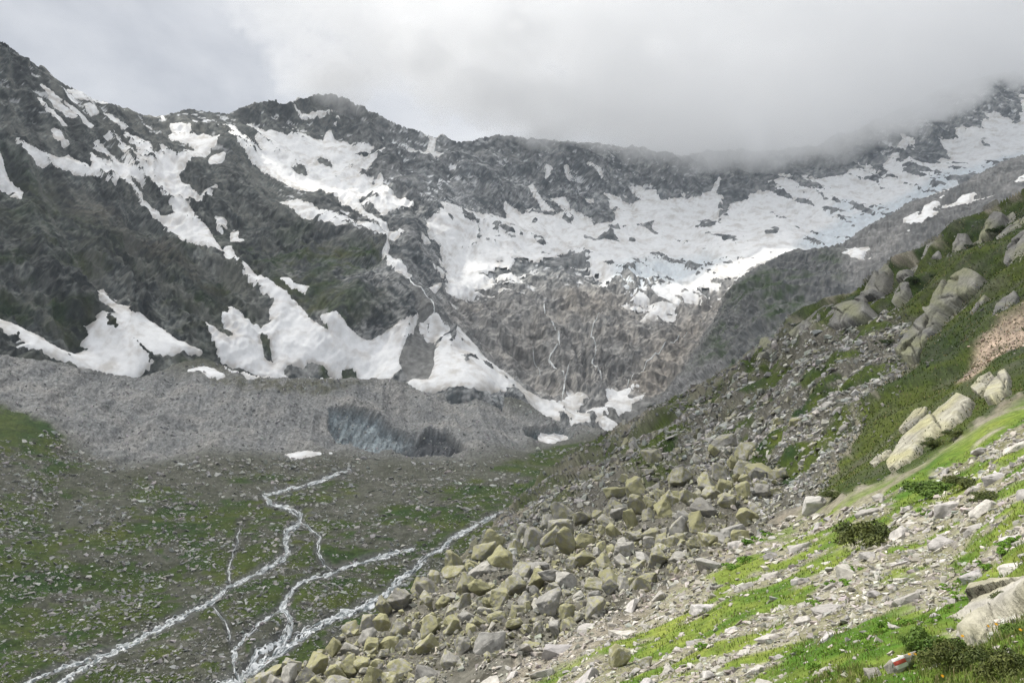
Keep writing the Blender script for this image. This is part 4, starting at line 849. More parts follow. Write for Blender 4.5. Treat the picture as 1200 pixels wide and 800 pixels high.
BIG = []
for i in range(14):
    V, Fc = rock_proto(300 + i, 16, [(1,.85,.75),(1,.7,.6),(1,.9,.55),(.9,.8,.95)][i % 4], rough=1, boxy=.5)
    BIG.append((V, Fc))
FLAT = []
for i in range(10):
    FLAT.append(rock_proto(400 + i, 13, [(1,.7,.42),(1,.6,.34),(1,.8,.48)][i % 3], rough=1, boxy=.5))
LOW = [rock_proto(500 + i, 8, (1, .75, .62), boxy=.5) for i in range(16)]
LOWF = [rock_proto(530 + i, 8, (1, .7, .46), boxy=.5) for i in range(16)]
TINY = [rock_proto(560 + i, 7, (1.15, .8, .5), boxy=.5) for i in range(12)]

def rand_rot(n, r):
    q = r.normal(size=(n, 4)); q /= np.linalg.norm(q, axis=1)[:, None]; a, b, c, d = q.T
    return np.stack([np.stack([1-2*(c*c+d*d), 2*(b*c-a*d), 2*(b*d+a*c)], -1), np.stack([2*(b*c+a*d), 1-2*(b*b+d*d), 2*(c*d-a*b)], -1), np.stack([2*(b*d-a*c), 2*(c*d+a*b), 1-2*(b*b+c*c)], -1)], -2)
def align_rot(N, r, jit=.35):
    """local z near the ground normal, random turn"""
    n = len(N); Z = N + r.normal(size=(n, 3)) * jit; Z /= np.linalg.norm(Z, axis=1)[:, None]
    X = r.normal(size=(n, 3)); X -= (X * Z).sum(1)[:, None] * Z; X /= np.linalg.norm(X, axis=1)[:, None]
    return np.stack([X, np.cross(Z, X), Z], -1)
def scatter(sheet, poly, n, smin, smax, power, r, mask=None):
    """positions and sizes (picture units) in a polygon, many small and few large"""
    p = np.array(poly, float); x0, y0 = p.min(0); x1, y1 = p.max(0); PX = np.empty(0); PY = np.empty(0)
    while len(PX) < n:
        a = r.uniform(x0, x1, n * 2); b = r.uniform(y0, y1, n * 2); k = inpoly(a, b, poly) & (sheet.sample(sheet.sd, a, b) > 1.0)
        if mask is not None: k &= r.uniform(size=len(a)) < mask(a, b)
        PX = np.concatenate([PX, a[k]]); PY = np.concatenate([PY, b[k]])
    PX, PY = PX[:n], PY[:n]; u = r.uniform(size=n)
    return PX, PY, smin * (smax / smin) ** (u ** power)
def ground_at(sheet, PX, PY):
    P = sheet.sample(sheet._fin, PX, PY); N = sheet.sample(sheet.N, PX, PY); N = N + np.array([0, 0, .6]); N /= np.linalg.norm(N, axis=1)[:, None]
    return P, N, sheet.sample(sheet.scale, PX, PY)
for s_ in (near, mid, far): s_._fin = s_.final()
def stone_mesh(name, sets, protos, mat, label=None, smooth=False):
    """joined loose stones: sets of (pos, rot, size, colour rgba)"""
    Vs, Fs, Cs = [], [], []; off = 0; r = np.random.default_rng(11)
    for pos, rot, size, colr in sets:
        k = r.integers(0, len(protos), len(pos))
        for j, (V, Fc) in enumerate(protos):
            m = k == j; c = int(m.sum())
            if not c: continue
            stretch = r.uniform(.75, 1.25, (c, 1, 3))
            W = np.einsum('nij,nvj->nvi', rot[m], V[None] * stretch * size[m][:, None, None]) + pos[m][:, None]
            Vs.append(W.reshape(-1, 3)); nv = len(V)
            Fs.append((Fc[None] + (np.arange(c) * nv)[:, None, None] + off).reshape(-1, 3)); off += c * nv
            Cs.append(np.repeat(colr[m], nv, 0))
    o = mesh_obj(name, np.concatenate(Vs), np.concatenate(Fs), mat, np.concatenate(Cs), smooth)
    o['kind'] = 'stuff'
    return o
def rgba(n, a, b, r, lich=(0, 0), vary=.18, tint=.04):
    t = r.uniform(size=(n, 1)); c = np.array(a) * (1 - t) + np.array(b) * t
    c = c * (1 + r.normal(size=(n, 1)) * vary) * (1 + r.normal(size=(n, 3)) * tint)
    return np.concatenate([np.clip(c, .02, .8), r.uniform(lich[0], lich[1], (n, 1))], 1)

MARKS = [(423,776,'the bright yellow boulder'),(471,781,'the slanting block'),(503,790,'the big dark rounded boulder'),(571,752,'the large flat-faced boulder'),(648,729,'the leaning narrow block'),(623,662,'the overhanging crest block'),(648,709,'the wide middle block'),(705,643,'the cube-like yellow boulder'),(733,682,'the tall yellow-green boulder'),(609,689,'the smooth grey boulder'),(749,565,'the greenish dome boulder'),(754,657,'the pale block above the scree'),(552,729,'the grey-yellow boulder'),(726,775,'the squarish lichen rock'),(898,555,'the long yellow block'),(876,589,'the pointed yellow boulder'),(846,630,'the low grey end boulder'),(828,662,'the scree-edge boulder'),(955,592,'the lone rounded pale rock'),(780,640,'the yellow-green block'),(862,546,'the upper yellow boulder'),(526,703,'the left crest boulder'),
 (1020,622,'the lone cushion shrub'),(1096,750,'the fresh green shrub'),(1055,772,'the painted rock'),(1160,725,'the long rounded ledge'),(1160,700,'the flat upper ledge'),(1096,566,'the wide green shrub mat'),(1150,576,'the brownish shrub mat'),(1090,505,'the longest sunlit slab'),(1170,455,'the short cracked slab')]
label_seen = {}
def where_label(px, py, head, lo=0, hi=99):
    """describe a stone by its nearest landmark"""
    k = min(range(lo, min(hi, len(MARKS))), key=lambda i: math.hypot(MARKS[i][0] - px, (MARKS[i][1] - py) * 1.4)); mx_, my_, nm = MARKS[k]
    dx, dy = px - mx_, (py - my_) * 1.4; dist = math.hypot(dx, dy)
    d = ('right of' if dx > 0 else 'left of') if abs(dx) > abs(dy) * 1.8 else ('below' if dy > 0 else 'above') if abs(dy) > abs(dx) * 1.8 else ('below and right of' if dx > 0 else 'below and left of') if dy > 0 else ('above and right of' if dx > 0 else 'above and left of')
    far_ = 'touching distance' if dist < 22 else ''
    base = head + ((' close ' if dist < 34 else ' well ' if dist > 75 else ' ') + d + ' ' + nm)
    n = label_seen.get(base, 0); label_seen[base] = n + 1
    if n: base = ['', 'second ', 'third ', 'fourth ', 'fifth ', 'sixth ', 'seventh ', 'eighth ', 'ninth '][min(n, 8)] + base
    return base
big_mesh = []
for i, (V, Fc) in enumerate(BIG + FLAT):
    o = mesh_obj('boulder', V, Fc, M_boulder); big_mesh.append(o.data); bpy.data.objects.remove(o)
def place(name, mesh, pos, rot, size, colr, label, cat, group=None):
    o = bpy.data.objects.new(name, mesh); COL.objects.link(o)
    R = Matrix([list(map(float, row)) for row in rot]).to_4x4()
    S = Matrix.Diagonal((*[float(v) for v in (size if hasattr(size, '__len__') else (size,) * 3)], 1))
    o.matrix_world = Matrix.Translation(Vector([float(v) for v in pos])) @ R @ S
    o.color = [float(v) for v in colr]
    return tag(o, label, cat, group)

# ---- the boulder pile
rr = np.random.default_rng(21)
PILE = [(300,806),(345,780),(400,748),(450,722),(500,690),(545,655),(590,640),(640,620),(690,600),(730,575),(760,552),(820,545),(880,525),(915,545),(920,575),(890,605),(865,640),(825,665),(790,670),(760,690),(720,712),(690,730),(650,735),(610,760),(560,770),(500,815),(440,850),(300,850)]
NAMED = [ # px, py, width, tall, lichen, tone, label
 (423,776,27,1.0,.62,.30,'bright yellow lichen-covered boulder at the lower left of the pile'),
 (471,781,38,.7,.45,.32,'pale slanting block with yellow patches right of the bright yellow boulder'),
 (503,790,46,.75,.12,.20,'big rounded dark grey boulder at the bottom edge of the pile'),
 (571,752,44,1.05,.15,.31,'large pale flat-faced boulder standing at the lower front of the pile'),
 (443,781,18,1.0,.5,.28,'small yellowish block between the bright yellow and the slanting one'),
 (648,729,24,1.35,.2,.30,'narrow pale block leaning at the front foot of the pile'),
 (623,662,42,.75,.25,.24,'large brown-grey overhanging block on the crest of the pile'),
 (648,709,40,.7,.3,.29,'wide grey block in the middle front of the pile'),
 (705,643,24,1.0,.6,.30,'yellow-green cube-like boulder in the centre of the pile'),
 (733,682,28,1.15,.55,.29,'tall yellow-green boulder near the right foot of the pile'),
 (679,717,23,.9,.4,.28,'squat yellowish-grey boulder at the front right foot of the pile'),
 (601,662,16,1.7,.2,.30,'thin upright grey stone beside the overhanging block'),
 (609,689,28,.8,.2,.28,'smooth grey boulder below the overhanging block'),
 (697,705,28,.9,.25,.27,'grey boulder touching the tall yellow-green one'),
 (749,565,32,.6,.5,.17,'low greenish dome-shaped boulder at the upper end of the pile'),
 (754,657,30,.8,.15,.34,'pale grey block at the right side of the pile above the scree'),
 (650,673,38,.65,.35,.28,'broad yellowish slab directly under the overhanging block'),
 (552,729,22,.9,.3,.27,'grey-yellow boulder left of the large flat-faced one'),
 (726,775,30,1.2,.5,.42,'pale squarish rock with yellow lichen alone in the scree at the bottom'),
 (757,776,20,1.0,.42,.42,'smaller pale rock with yellow lichen right of the squarish one'),
 (898,555,46,.5,.55,.27,'long flat-topped yellow block at the upper edge of the boulder field'),
 (876,589,24,1.1,.6,.29,'pointed yellow boulder below the long flat-topped block'),
 (846,630,36,.6,.15,.26,'low grey boulder with a shadowed front at the right end of the pile'),
 (858,619,36,.6,.2,.31,'pale flat boulder behind the low grey one at the pile end'),
 (828,662,34,.8,.25,.33,'pale boulder at the edge of the sunlit scree below the pile end'),
 (955,592,36,.7,.12,.44,'lone pale rounded rock between the dark grass and the scree'),
 (803,614,30,.8,.3,.27,'grey-yellow block in the right half of the pile'),
 (911,493,20,.9,.55,.30,'yellow boulder standing high in the upper rubble'),
 (940,503,20,.9,.5,.28,'yellow-grey boulder in the upper rubble right of another'),
 (980,483,16,.7,.05,.40,'pale flat stone high on the upper rubble'),
 (526,703,24,.8,.35,.28,'yellowish boulder on the left crest of the pile'),
 (780,640,26,.9,.45,.27,'yellow-green block right of the pile centre'),
 (862,546,22,1.0,.5,.28,'yellow boulder left of the long flat-topped block'),
]
def place_named():
    for i, (px, py, w, tall, li, tone, lab) in enumerate(NAMED):
        P, N, sc = ground_at(near, np.array([px * 1.0]), np.array([py + w * .25])); s = w * sc[0]
        a = rr.uniform(0, 6.28); R = np.array([[math.cos(a), -math.sin(a), 0], [math.sin(a), math.cos(a), 0], [0, 0, 1]])
        tilt = Matrix.Rotation(rr.uniform(-.35, .35), 3, 'X') @ Matrix.Rotation(rr.uniform(-.35, .35), 3, 'Y')
        R = np.array(tilt) @ R
        pos = P[0] + np.array([0, 0, 1]) * s * tall * .26
        place('boulder', big_mesh[i % 14], pos, R, (s * 1.08, s * 1.0, s * tall * 1.15), (tone, tone * .98, tone * .92, min(li, .5)), lab, 'boulder', 'boulders of the long pile')
place_named()
def pile():
    px, py, sz = scatter(near, PILE, 9000, 5.5, 34, 2.7, rr)
    o = np.argsort(-sz); px, py, sz = px[o], py[o], sz[o]; keep = []
    K = np.array([(a, b, c) for a, b, c, *_ in NAMED], float)
    kx, ky, ks = list(K[:, 0]), list(K[:, 1]), list(K[:, 2])
    for i in range(len(px)):
        d = np.hypot(np.array(kx) - px[i], (np.array(ky) - py[i]) * 1.5)
        if (d > .31 * (np.array(ks) + sz[i])).all(): keep.append(i); kx.append(px[i]); ky.append(py[i]); ks.append(sz[i])
    px, py, sz = px[keep], py[keep], sz[keep]
    P, N, sc = ground_at(near, px, py); s = sz * sc; rot = rand_rot(len(px), rr)
    ridge = np.exp(-(seg_dist(px, py, [(360,790),(450,750),(540,705),(620,670),(700,640),(780,600),(860,570)], False)[0] / 28) ** 2)
    li = np.clip(rr.normal(.41, .07, len(px)) + .04 * ridge, .1, .52); tone = np.clip(rr.normal(.29, .05, len(px)), .16, .42)
    pos = P + N * (s * .18)[:, None] + np.array([0, 0, 1]) * (ridge * s * rr.uniform(0, .5, len(px)))[:, None]
    n_obj = min(len(px), 300 - len(NAMED))
    for i in range(n_obj):
        hue = 'yellow-lichened' if li[i] > .42 else 'pale grey' if tone[i] > .28 else 'dark grey' if tone[i] < .22 else 'grey'
        lab = where_label(px[i], py[i], ('large ' if sz[i] > 20 else 'mid-sized ' if sz[i] > 14.5 else 'small ') + hue + ' boulder', 0, 22); g = 'boulders of the long pile'
        place('boulder', big_mesh[int(rr.integers(0, 14))], pos[i], rot[i], s[i] * rr.uniform(.8, 1.2, 3), (tone[i], tone[i] * .975, tone[i] * .90, li[i]), lab, 'boulder', g)
    print('pile', len(px), 'objects', n_obj)
    q = slice(n_obj, None); cc = np.stack([tone, tone * .975, tone * .90, li], 1)
    return (pos[q], rot[q], s[q], cc[q])
sets = [pile()]
def loose(sheet, poly, n, smin, smax, power, a, b, lich, mask=None, flat=False, lift=.12, vary=.18, tint=.03):
    px, py, sz = scatter(sheet, poly, n, smin, smax, power, rr, mask); P, N, sc = ground_at(sheet, px, py); s = sz * sc
    rot = align_rot(N, rr, .32) if flat else rand_rot(n, rr)
    return (P + N * (s * lift)[:, None], rot, s, rgba(n, a, b, rr, lich, vary, tint))
UPPER = [(925,402),(990,392),(1050,372),(1075,390),(1062,425),(1030,455),(1000,500),(970,555),(935,590),(890,625),(860,560),(760,552),(700,590),(600,640),(540,655),(575,630),(640,590),(700,570),(760,520),(830,470),(880,440)]
def m_up(a, b): return (1 - .85 * near.sample(near.tp, a, b)) * (.35 + .65 * sstep(-.25, .25, near.sample(blur(near.rub, 3) * 1.0, a, b) - .6 + .5 * fbm(a / 40, b / 30, 0 * a, 3, 2201)))
sets.append(loose(near, UPPER, 9500, 2.2, 13, 2.5, (.24,.24,.225), (.46,.455,.43), (.1,.46), m_up, True, .1))
sets.append(loose(near, [(a, b + (16 if b > 640 else 4)) for a, b in PILE], 10000, 2.5, 13, 2.0, (.21,.205,.18), (.35,.34,.30), (.2,.5)))
sets.append(loose(near, [(690,518),(800,461),(900,402),(940,380),(940,410),(860,450),(760,510),(700,560),(640,620),(560,670),(480,715),(440,726),(500,684)], 5000, 1.5, 9, 2.4, (.19,.19,.18), (.30,.295,.28), (.0,.35)))
sets.append(loose(near, [(540,655),(600,610),(640,590),(700,555),(760,520),(830,470),(870,500),(860,560),(760,600),(700,625),(640,650),(560,690)], 5000, 2.2, 13, 2.3, (.22,.22,.205), (.40,.395,.37), (.1,.48)))
sets.append(loose(near, [(950,600),(1000,520),(1040,450),(1080,395),(1060,390),(1020,450),(980,520),(920,600)], 900, 2.2, 10, 2.3, (.22,.22,.205), (.40,.395,.37), (.1,.4)))
stone_mesh('rubble', sets, LOW, M_scree)
# ---- sunlit scree: flat pale stones among turf
SCREE = [(1340,445),(1200,490),(1130,530),(1060,572),(985,600),(930,610),(890,622),(855,648),(800,668),(760,690),(715,715),(650,738),(610,765),(560,790),(480,885),(1340,885)]
def m_sc(a, b): return np.clip(1.02 - 1.0 * near.sample(near.gs, a, b), .10, 1)
rs = np.random.default_rng(33)
def scree_objects():
    px, py, sz = scatter(near, SCREE, 1200, 11, 44, 2.2, rs, m_sc); o = np.argsort(-sz); px, py, sz = px[o], py[o], sz[o]; kx, ky, ks, keep = [726,757,828,1055,955], [775,776,662,770,592], [34,24,36,50,40], []
    for i in range(len(px)):
        d = np.hypot(np.array(kx) - px[i], (np.array(ky) - py[i]) * 1.8)
        if (d > .5 * (np.array(ks) + sz[i])).all() and px[i] < 1230 and py[i] < 815: keep.append(i); kx.append(px[i]); ky.append(py[i]); ks.append(sz[i])
    keep = keep[:230]; px, py, sz = px[keep], py[keep], sz[keep]; P, N, sc = ground_at(near, px, py); s = sz * sc; rot = align_rot(N, rs, .22)
    for i in range(len(px)):
        t = float(np.clip(rs.normal(.39, .06), .24, .50)); warm = rs.uniform(.86, .96)
        lab = where_label(px[i], py[i], ('big ' if sz[i] > 20 else 'mid-sized ' if sz[i] > 16 else 'small ') + ('whitish' if t > .385 else 'greyish' if t < .33 else 'pale') + ' flat stone', 13); g = 'stones of the sunlit scree'
        place('stone', big_mesh[14 + int(rs.integers(0, 10))], P[i] + N[i] * s[i] * .02, rot[i], s[i] * rs.uniform(.8, 1.2, 3), (t, t * .96, t * warm, rs.uniform(0, .3)), lab, 'stone', g)
    print('scree objects', len(px))
scree_objects()
rr = rs
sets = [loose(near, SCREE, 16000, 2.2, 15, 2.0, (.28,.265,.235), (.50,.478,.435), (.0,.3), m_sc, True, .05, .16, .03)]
def m_or(a, b): return near.sample(near.orange, a, b)
sets.append(loose(near, [(1110,340),(1300,340),(1300,470),(1110,470)], 900, 1.5, 7, 2.2, (.34,.26,.20), (.48,.40,.33), (0, .1), m_or, True, .1))
def m_hg(a, b): return np.clip(near.sample(near.grass, a, b) * sstep(.2, .6, fbm(a / 25, b / 25, 0 * a, 3, 2231) + .15), .0, 1)
sets.append(loose(near, HILLGRASS, 500, 2, 8, 2.4, (.20,.20,.19), (.36,.35,.33), (0, .35), m_hg))
sets.append(loose(near, SCREE, 9000, 1.2, 3.5, 1.5, (.22,.205,.18), (.38,.365,.335), (.0,.2), m_sc, True, .08, .16, .03))
stone_mesh('scree', sets, LOWF, M_scree)
# ---- stones of the valley floor and the moraine
def m_val(a, b): return np.clip(.22 + .9 * sstep(-.5, .5, fbm(a / 60, b / 35, 0 * a, 3, 2241)), .1, 1)
VAL = [(-130,540),(60,505),(140,548),(260,535),(420,535),(560,540),(690,516),(690,640),(520,700),(330,830),(200,880),(-130,880)]
sets = [loose(mid, VAL, 27000, 1.3, 8.5, 2.5, (.22,.22,.20), (.46,.455,.43), (0,.25), m_val, True, .08)]
stone_mesh('valley_stones', sets, TINY, M_scree)
sets = [loose(mid, MOR, 10000, .9, 4.8, 3.4, (.22,.22,.218), (.46,.455,.445), (0,.05))]
stone_mesh('moraine_stones', sets, TINY, M_scree)
# ================================================================== PLANTS
M_leaf = vcol_mat('leaf', nscale=8, var=.25, bump=0, rough=.6)
M_stem = vcol_mat('woody_stem', nscale=20, var=.3, bump=0)
rp = np.random.default_rng(55)
def blades(P, N, h, w, colr, r, lean=.45):
    """bent grass blades: five points, three faces each"""
    n = len(P); a = r.uniform(0, 2 * math.pi, n); side = np.stack([np.cos(a), np.sin(a), 0 * a], -1)
    b = r.uniform(0, 2 * math.pi, n); ln = np.stack([np.cos(b), np.sin(b), 0 * b], -1) * (r.uniform(.1, 1, n) * lean)[:, None]
    up = N * .35 + np.array([0, 0, .75]); up /= np.linalg.norm(up, axis=1)[:, None]
    h = h[:, None]; w = w[:, None]
    mid_ = P + (up + ln * .35) * h * .55; tip = P + (up * .92 + ln) * h
    V = np.stack([P - side * w, P + side * w, mid_ - side * w * .75, mid_ + side * w * .75, tip], 1)
    T = np.array([[0, 1, 3], [0, 3, 2], [2, 3, 4]])
    Fc = (T[None] + (np.arange(n) * 5)[:, None, None]).reshape(-1, 3)
    sh = np.array([.7, .7, 1, 1, 1.25])[None, :, None]
    return V.reshape(-1, 3), Fc, (colr[:, None] * (sh * 0 + 1)).reshape(-1, 3)
def grass_stuff(name, poly, n, hp, wp, ca, cb, mask, hmax=.4, per=1, spread=.06, hm=None):
    px, py, _ = scatter(near, poly, n, 1, 2, 1, rp, mask)
    P, N, sc = ground_at(near, px, py)
    P = np.repeat(P, per, 0); N = np.repeat(N, per, 0); sc = np.repeat(sc, per)
    P = P + rp.normal(size=P.shape) * np.array([1, 1, 0]) * spread * np.minimum(1, sc * 40)[:, None]
    m = len(P); h = np.minimum(rp.uniform(hp[0], hp[1], m) * sc, hmax * rp.uniform(.5, 1, m)); w = np.maximum(wp * sc, .0025)
    t = rp.uniform(size=(m, 1)); dry = (rp.uniform(size=(m, 1)) < .16)
    c = np.array(ca) * (1 - t) + np.array(cb) * t; c = np.where(dry, np.array([.30, .25, .13]) * rp.uniform(.8, 1.2, (m, 1)), c)
    V, Fc, C = blades(P - N * .01, N, h, w, c, rp)
    o = mesh_obj(name, V, Fc, M_leaf, C); o['kind'] = 'stuff'; return o
FORE = [(900,840),(945,802),(980,790),(1010,782),(1045,784),(1080,770),(1120,765),(1150,760),(1165,735),(1240,712),(1340,705),(1340,885),(860,885)]
grass_stuff('grass', FORE, 12000, (7, 20), .5, (.09,.15,.025), (.26,.29,.09), lambda a, b: (np.hypot(a - 1053, (b - 786) * 1.2) > 26) * 1.0, .13, per=2, spread=.04)
def m_gs(a, b): return np.clip(near.sample(near.gs, a, b) - .15, 0, 1)
grass_stuff('grass', SCREE, 16000, (2.5, 6), .45, (.06,.12,.012), (.20,.235,.05), m_gs, .14, per=2, spread=.10)
def m_hgr(a, b): return np.clip(near.sample(near.grass, a, b) - .2, 0, 1)
grass_stuff('grass', HILLGRASS, 15000, (1.0, 2.6), .6, (.022,.05,.005), (.07,.092,.014), m_hgr, .4, per=2, spread=.5)

def leaf_cloud(n, r, lumps, leaf, flat=.6):
    """leaf blades spread through several lumps; unit size, base at z=0"""
    C = r.normal(size=(lumps, 3)) * np.array([.25, .25, .07]) + np.array([0, 0, .15]); R = r.uniform(.14, .24, lumps)
    k = r.integers(0, lumps, n); d = r.normal(size=(n, 3)); d /= np.linalg.norm(d, axis=1)[:, None]; d[:, 2] = np.abs(d[:, 2]) * 1.1 - .25
    p = C[k] + d * (R[k] * r.uniform(.55, 1.05, n))[:, None] * np.array([1, 1, .85]); p[:, 2] = np.maximum(p[:, 2], .02)
    nrm = d + r.normal(size=(n, 3)) * .5 + np.array([0, 0, .4]); nrm /= np.linalg.norm(nrm, axis=1)[:, None]
    u = r.normal(size=(n, 3)); u -= (u * nrm).sum(1)[:, None] * nrm; u /= np.linalg.norm(u, axis=1)[:, None]; v = np.cross(nrm, u)
    l = leaf * r.uniform(.6, 1.3, n)[:, None]
    V = np.stack([p - u * l, p + v * l * .38, p + u * l, p - v * l * .38], 1).reshape(-1, 3)
    Fc = np.arange(n * 4).reshape(n, 4); lump_tone = r.uniform(.7, 1.25, lumps)[k]
    return V, Fc, np.repeat(lump_tone * r.uniform(.75, 1.25, n), 4)
def stems(r, n=9):
    Vs, Fs, o = [], [], 0
    for i in range(n):
        a = r.uniform(0, 6.28); e = np.array([math.cos(a) * .3 * r.uniform(.3, 1), math.sin(a) * .3 * r.uniform(.3, 1), r.uniform(.08, .2)]); s = e * np.array([.12, .12, 0]) + np.array([0, 0, -.05])
        ring = []
        for t, w in ((0, .016), (.5, .011), (1, .004)):
            c = s + (e - s) * t + np.array([0, 0, .05 * math.sin(t * 3.1)])
            for q in range(4): Vs.append(c + w * np.array([math.cos(q * 1.571), math.sin(q * 1.571), 0]))
        for lv in range(2):
            for q in range(4): Fs.append([o + lv * 4 + q, o + lv * 4 + (q + 1) % 4, o + lv * 4 + 4 + (q + 1) % 4, o + lv * 4 + 4 + q])
        o += 12
    return np.array(Vs), np.array(Fs)
protos = {}
def plant_proto(key, n, lumps, leaf, ca, cb, seed):
    r = np.random.default_rng(seed); V, Fc, t = leaf_cloud(n, r, lumps, leaf); tt = np.clip((t - .5) / 1.0, 0, 1)[:, None]
    a = mesh_obj('foliage', V, Fc, M_leaf, np.array(ca) * (1 - tt) + np.array(cb) * tt); SV, SF = stems(r)
    b = mesh_obj('stem', SV, SF, M_stem, np.tile([[.11, .08, .055]], (len(SV), 1)))
    protos[key] = (a.data, b.data); bpy.data.objects.remove(a); bpy.data.objects.remove(b)
for i in range(3):
    plant_proto(('olive', i), 5200, 20, .036, (.035,.055,.012), (.12,.135,.035), 60 + i)
    plant_proto(('green', i), 4800, 20, .040, (.04,.085,.012), (.13,.20,.03), 70 + i)
    plant_proto(('bright', i), 700, 9, .08, (.06,.14,.012), (.17,.30,.035), 80 + i)
    plant_proto(('dark', i), 1500, 14, .05, (.018,.036,.008), (.055,.085,.02), 90 + i)
def plant(name, key, px, py, w, hgt, label, cat, group=None):
    P, N, sc = ground_at(near, np.array([float(px)]), np.array([float(py)])); s = w * sc[0]
    e = bpy.data.objects.new(name, None); COL.objects.link(e); e.empty_display_size = .1
    e.location = P[0].tolist(); e.rotation_euler = (0, 0, rp.uniform(0, 6.28)); e.scale = (s, s, s * hgt)
    for nm, me in zip(('foliage', 'stem'), protos[(key, int(rp.integers(0, 3)))]):
        c = bpy.data.objects.new(nm, me); COL.objects.link(c); c.parent = e
    return tag(e, label, cat, group)
for key, px, py, w, hgt, lab in [
 ('olive', 1020, 636, 62, 1.1, 'dark olive cushion shrub alone in the middle of the sunlit scree'),
 ('olive', 1000, 630, 28, .9, 'small olive shrub at the left side of the lone dark cushion shrub'),
 ('green', 1096, 768, 62, 1.1, 'fresh green shrub left of the rounded rock ledge'),
 ('green', 1078, 760, 34, .9, 'small green shrub behind the painted rock'),
 ('olive', 1124, 786, 58, 1.2, 'olive shrub with yellow flecks in front of the rounded ledge'),
 ('olive', 1178, 786, 62, 1.2, 'brownish olive shrub at the lower right corner'),
 ('green', 1192, 742, 44, .9, 'green shrub growing on top of the rounded ledge'),
 ('olive', 1186, 706, 34, .8, 'low dark shrub between the two pale ledges'),
 ('green', 1096, 578, 66, .6, 'wide low green shrub mat high on the sunlit slope'),
 ('olive', 1132, 570, 46, .6, 'low olive shrub mat right of the wide green mat'),
 ('olive', 1160, 586, 40, .6, 'low brownish shrub mat at the upper right of the scree'),
 ('olive', 1094, 522, 26, .9, 'round bush tucked against the longest sunlit slab'),
 ('olive', 1120, 510, 24, .8, 'small bush under the short cracked sunlit slab'),
 ('olive', 980, 585, 30, .6, 'low reddish-green bush between dark grass and lone pale rock'),
 ]: plant('shrub', key, px, py, w, hgt, lab, 'shrub', 'shrubs of the sunlit slope')
for px, py, w, lab in [(1070,328,20,'dark bush below the jointed pillar on the upper hillside'),(1105,306,22,'dark bush between the two upper grey outcrops'),(1168,268,20,'dark bush high under the right skyline'),(1098,322,18,'small dark bush in the centre of the upper hillside'),(1082,322,16,'small dark bush beside the pillar group'),(1150,300,18,'dark bush right of the round-shouldered outcrop'),(1022,398,16,'dark bush at the top edge of the rubble'),(1044,408,18,'dark bush at the foot of the cliff face'),(946,388,16,'dark bush on the skyline left of the cliff face')]:
    plant('bush', 'dark', px, py, w, .9, lab, 'bush', 'dark bushes of the shaded hillside')
spots = [(225,390),(172,415),(512,460),(640,656),(702,645),(560,694),(922,475),(962,446),(1002,436),(1062,406),(1122,355),(1152,315),(930,545),(742,590),(782,585),(690,595),(660,694),(462,756),(592,415),(850,220),(70,686),(1116,420),(1128,330),(404,694),(457,525),(572,455),(530,698),(498,706),(300,300),(240,330),(830,640),(980,520),(880,600)]
for i, (a, b) in enumerate(spots):
    qx, qy = 800 + a / 2.9625, 530 + b / 2.9625
    plant('leafy_plant', 'bright', qx, qy, rp.uniform(13, 24), .8, where_label(qx, qy, 'bright green leafy plant', 13), 'plant', 'bright leafy plants among the scree')
# flowers
def flower_mesh():
    Vs, Fs = [], []; n = 11
    Vs.append((0, 0, .01))
    for i in range(n * 2):
        a = i * math.pi / n; rad = .5 if i % 2 == 0 else .26; Vs.append((rad * math.cos(a), rad * math.sin(a), .10 if i % 2 == 0 else .04))
    Fs = [[0, 1 + i, 1 + (i + 1) % (2 * n)] for i in range(2 * n)]
    Vb = np.array(Vs); Vb2 = Vb * np.array([.6, .6, 1]) + np.array([0, 0, .12]); V = np.concatenate([Vb, Vb2]); Fc = np.array(Fs); Fc = np.concatenate([Fc, Fc + len(Vb)])
    return V, Fc
V, Fc = flower_mesh(); o = mesh_obj('bloom', V, Fc, M_leaf, np.tile([[.62, .33, .015]], (len(V), 1))); bloom_me = o.data; bpy.data.objects.remove(o)
SV = np.array([[.06 * math.cos(q * 2.094), .06 * math.sin(q * 2.094), z] for z in (0, 1) for q in range(3)]); SF = np.array([[0, 1, 4, 3], [1, 2, 5, 4], [2, 0, 3, 5]])
o = mesh_obj('stem', SV, SF, M_leaf, np.tile([[.06, .11, .02]], (6, 1))); stalk_me = o.data; bpy.data.objects.remove(o)
for (a, b), lab in zip([(350,690),(388,695),(830,498),(878,485),(1045,540),(640,690),(535,790),(690,590)], ['yellow flower just right of the painted rock','second yellow flower right of the painted rock','yellow flower low on the shrub by the rounded ledge','yellow flower against the rounded ledge face','orange-yellow flower nearest the right picture edge','yellow flower in front of the olive shrub','yellow flower in the grass at the bottom edge','yellow flower on the fresh green shrub']):
    px, py = 1000 + a / 5.335, 650 + b / 5.335; P, N, sc = ground_at(near, np.array([px]), np.array([py + 8])); s = 4.6 * sc[0]
    e = bpy.data.objects.new('flower', None); COL.objects.link(e); e.location = P[0].tolist(); tag(e, lab, 'flower', 'yellow flowers by the painted rock')
    h = 22 * sc[0]
    c = bpy.data.objects.new('stem', stalk_me); COL.objects.link(c); c.parent = e; c.scale = (s * .12, s * .12, h)
    c = bpy.data.objects.new('bloom', bloom_me); COL.objects.link(c); c.parent = e; c.location = (0, 0, h); c.scale = (s, s, s); c.rotation_euler = (rp.uniform(.3, .8), rp.uniform(-.4, .4), 0)

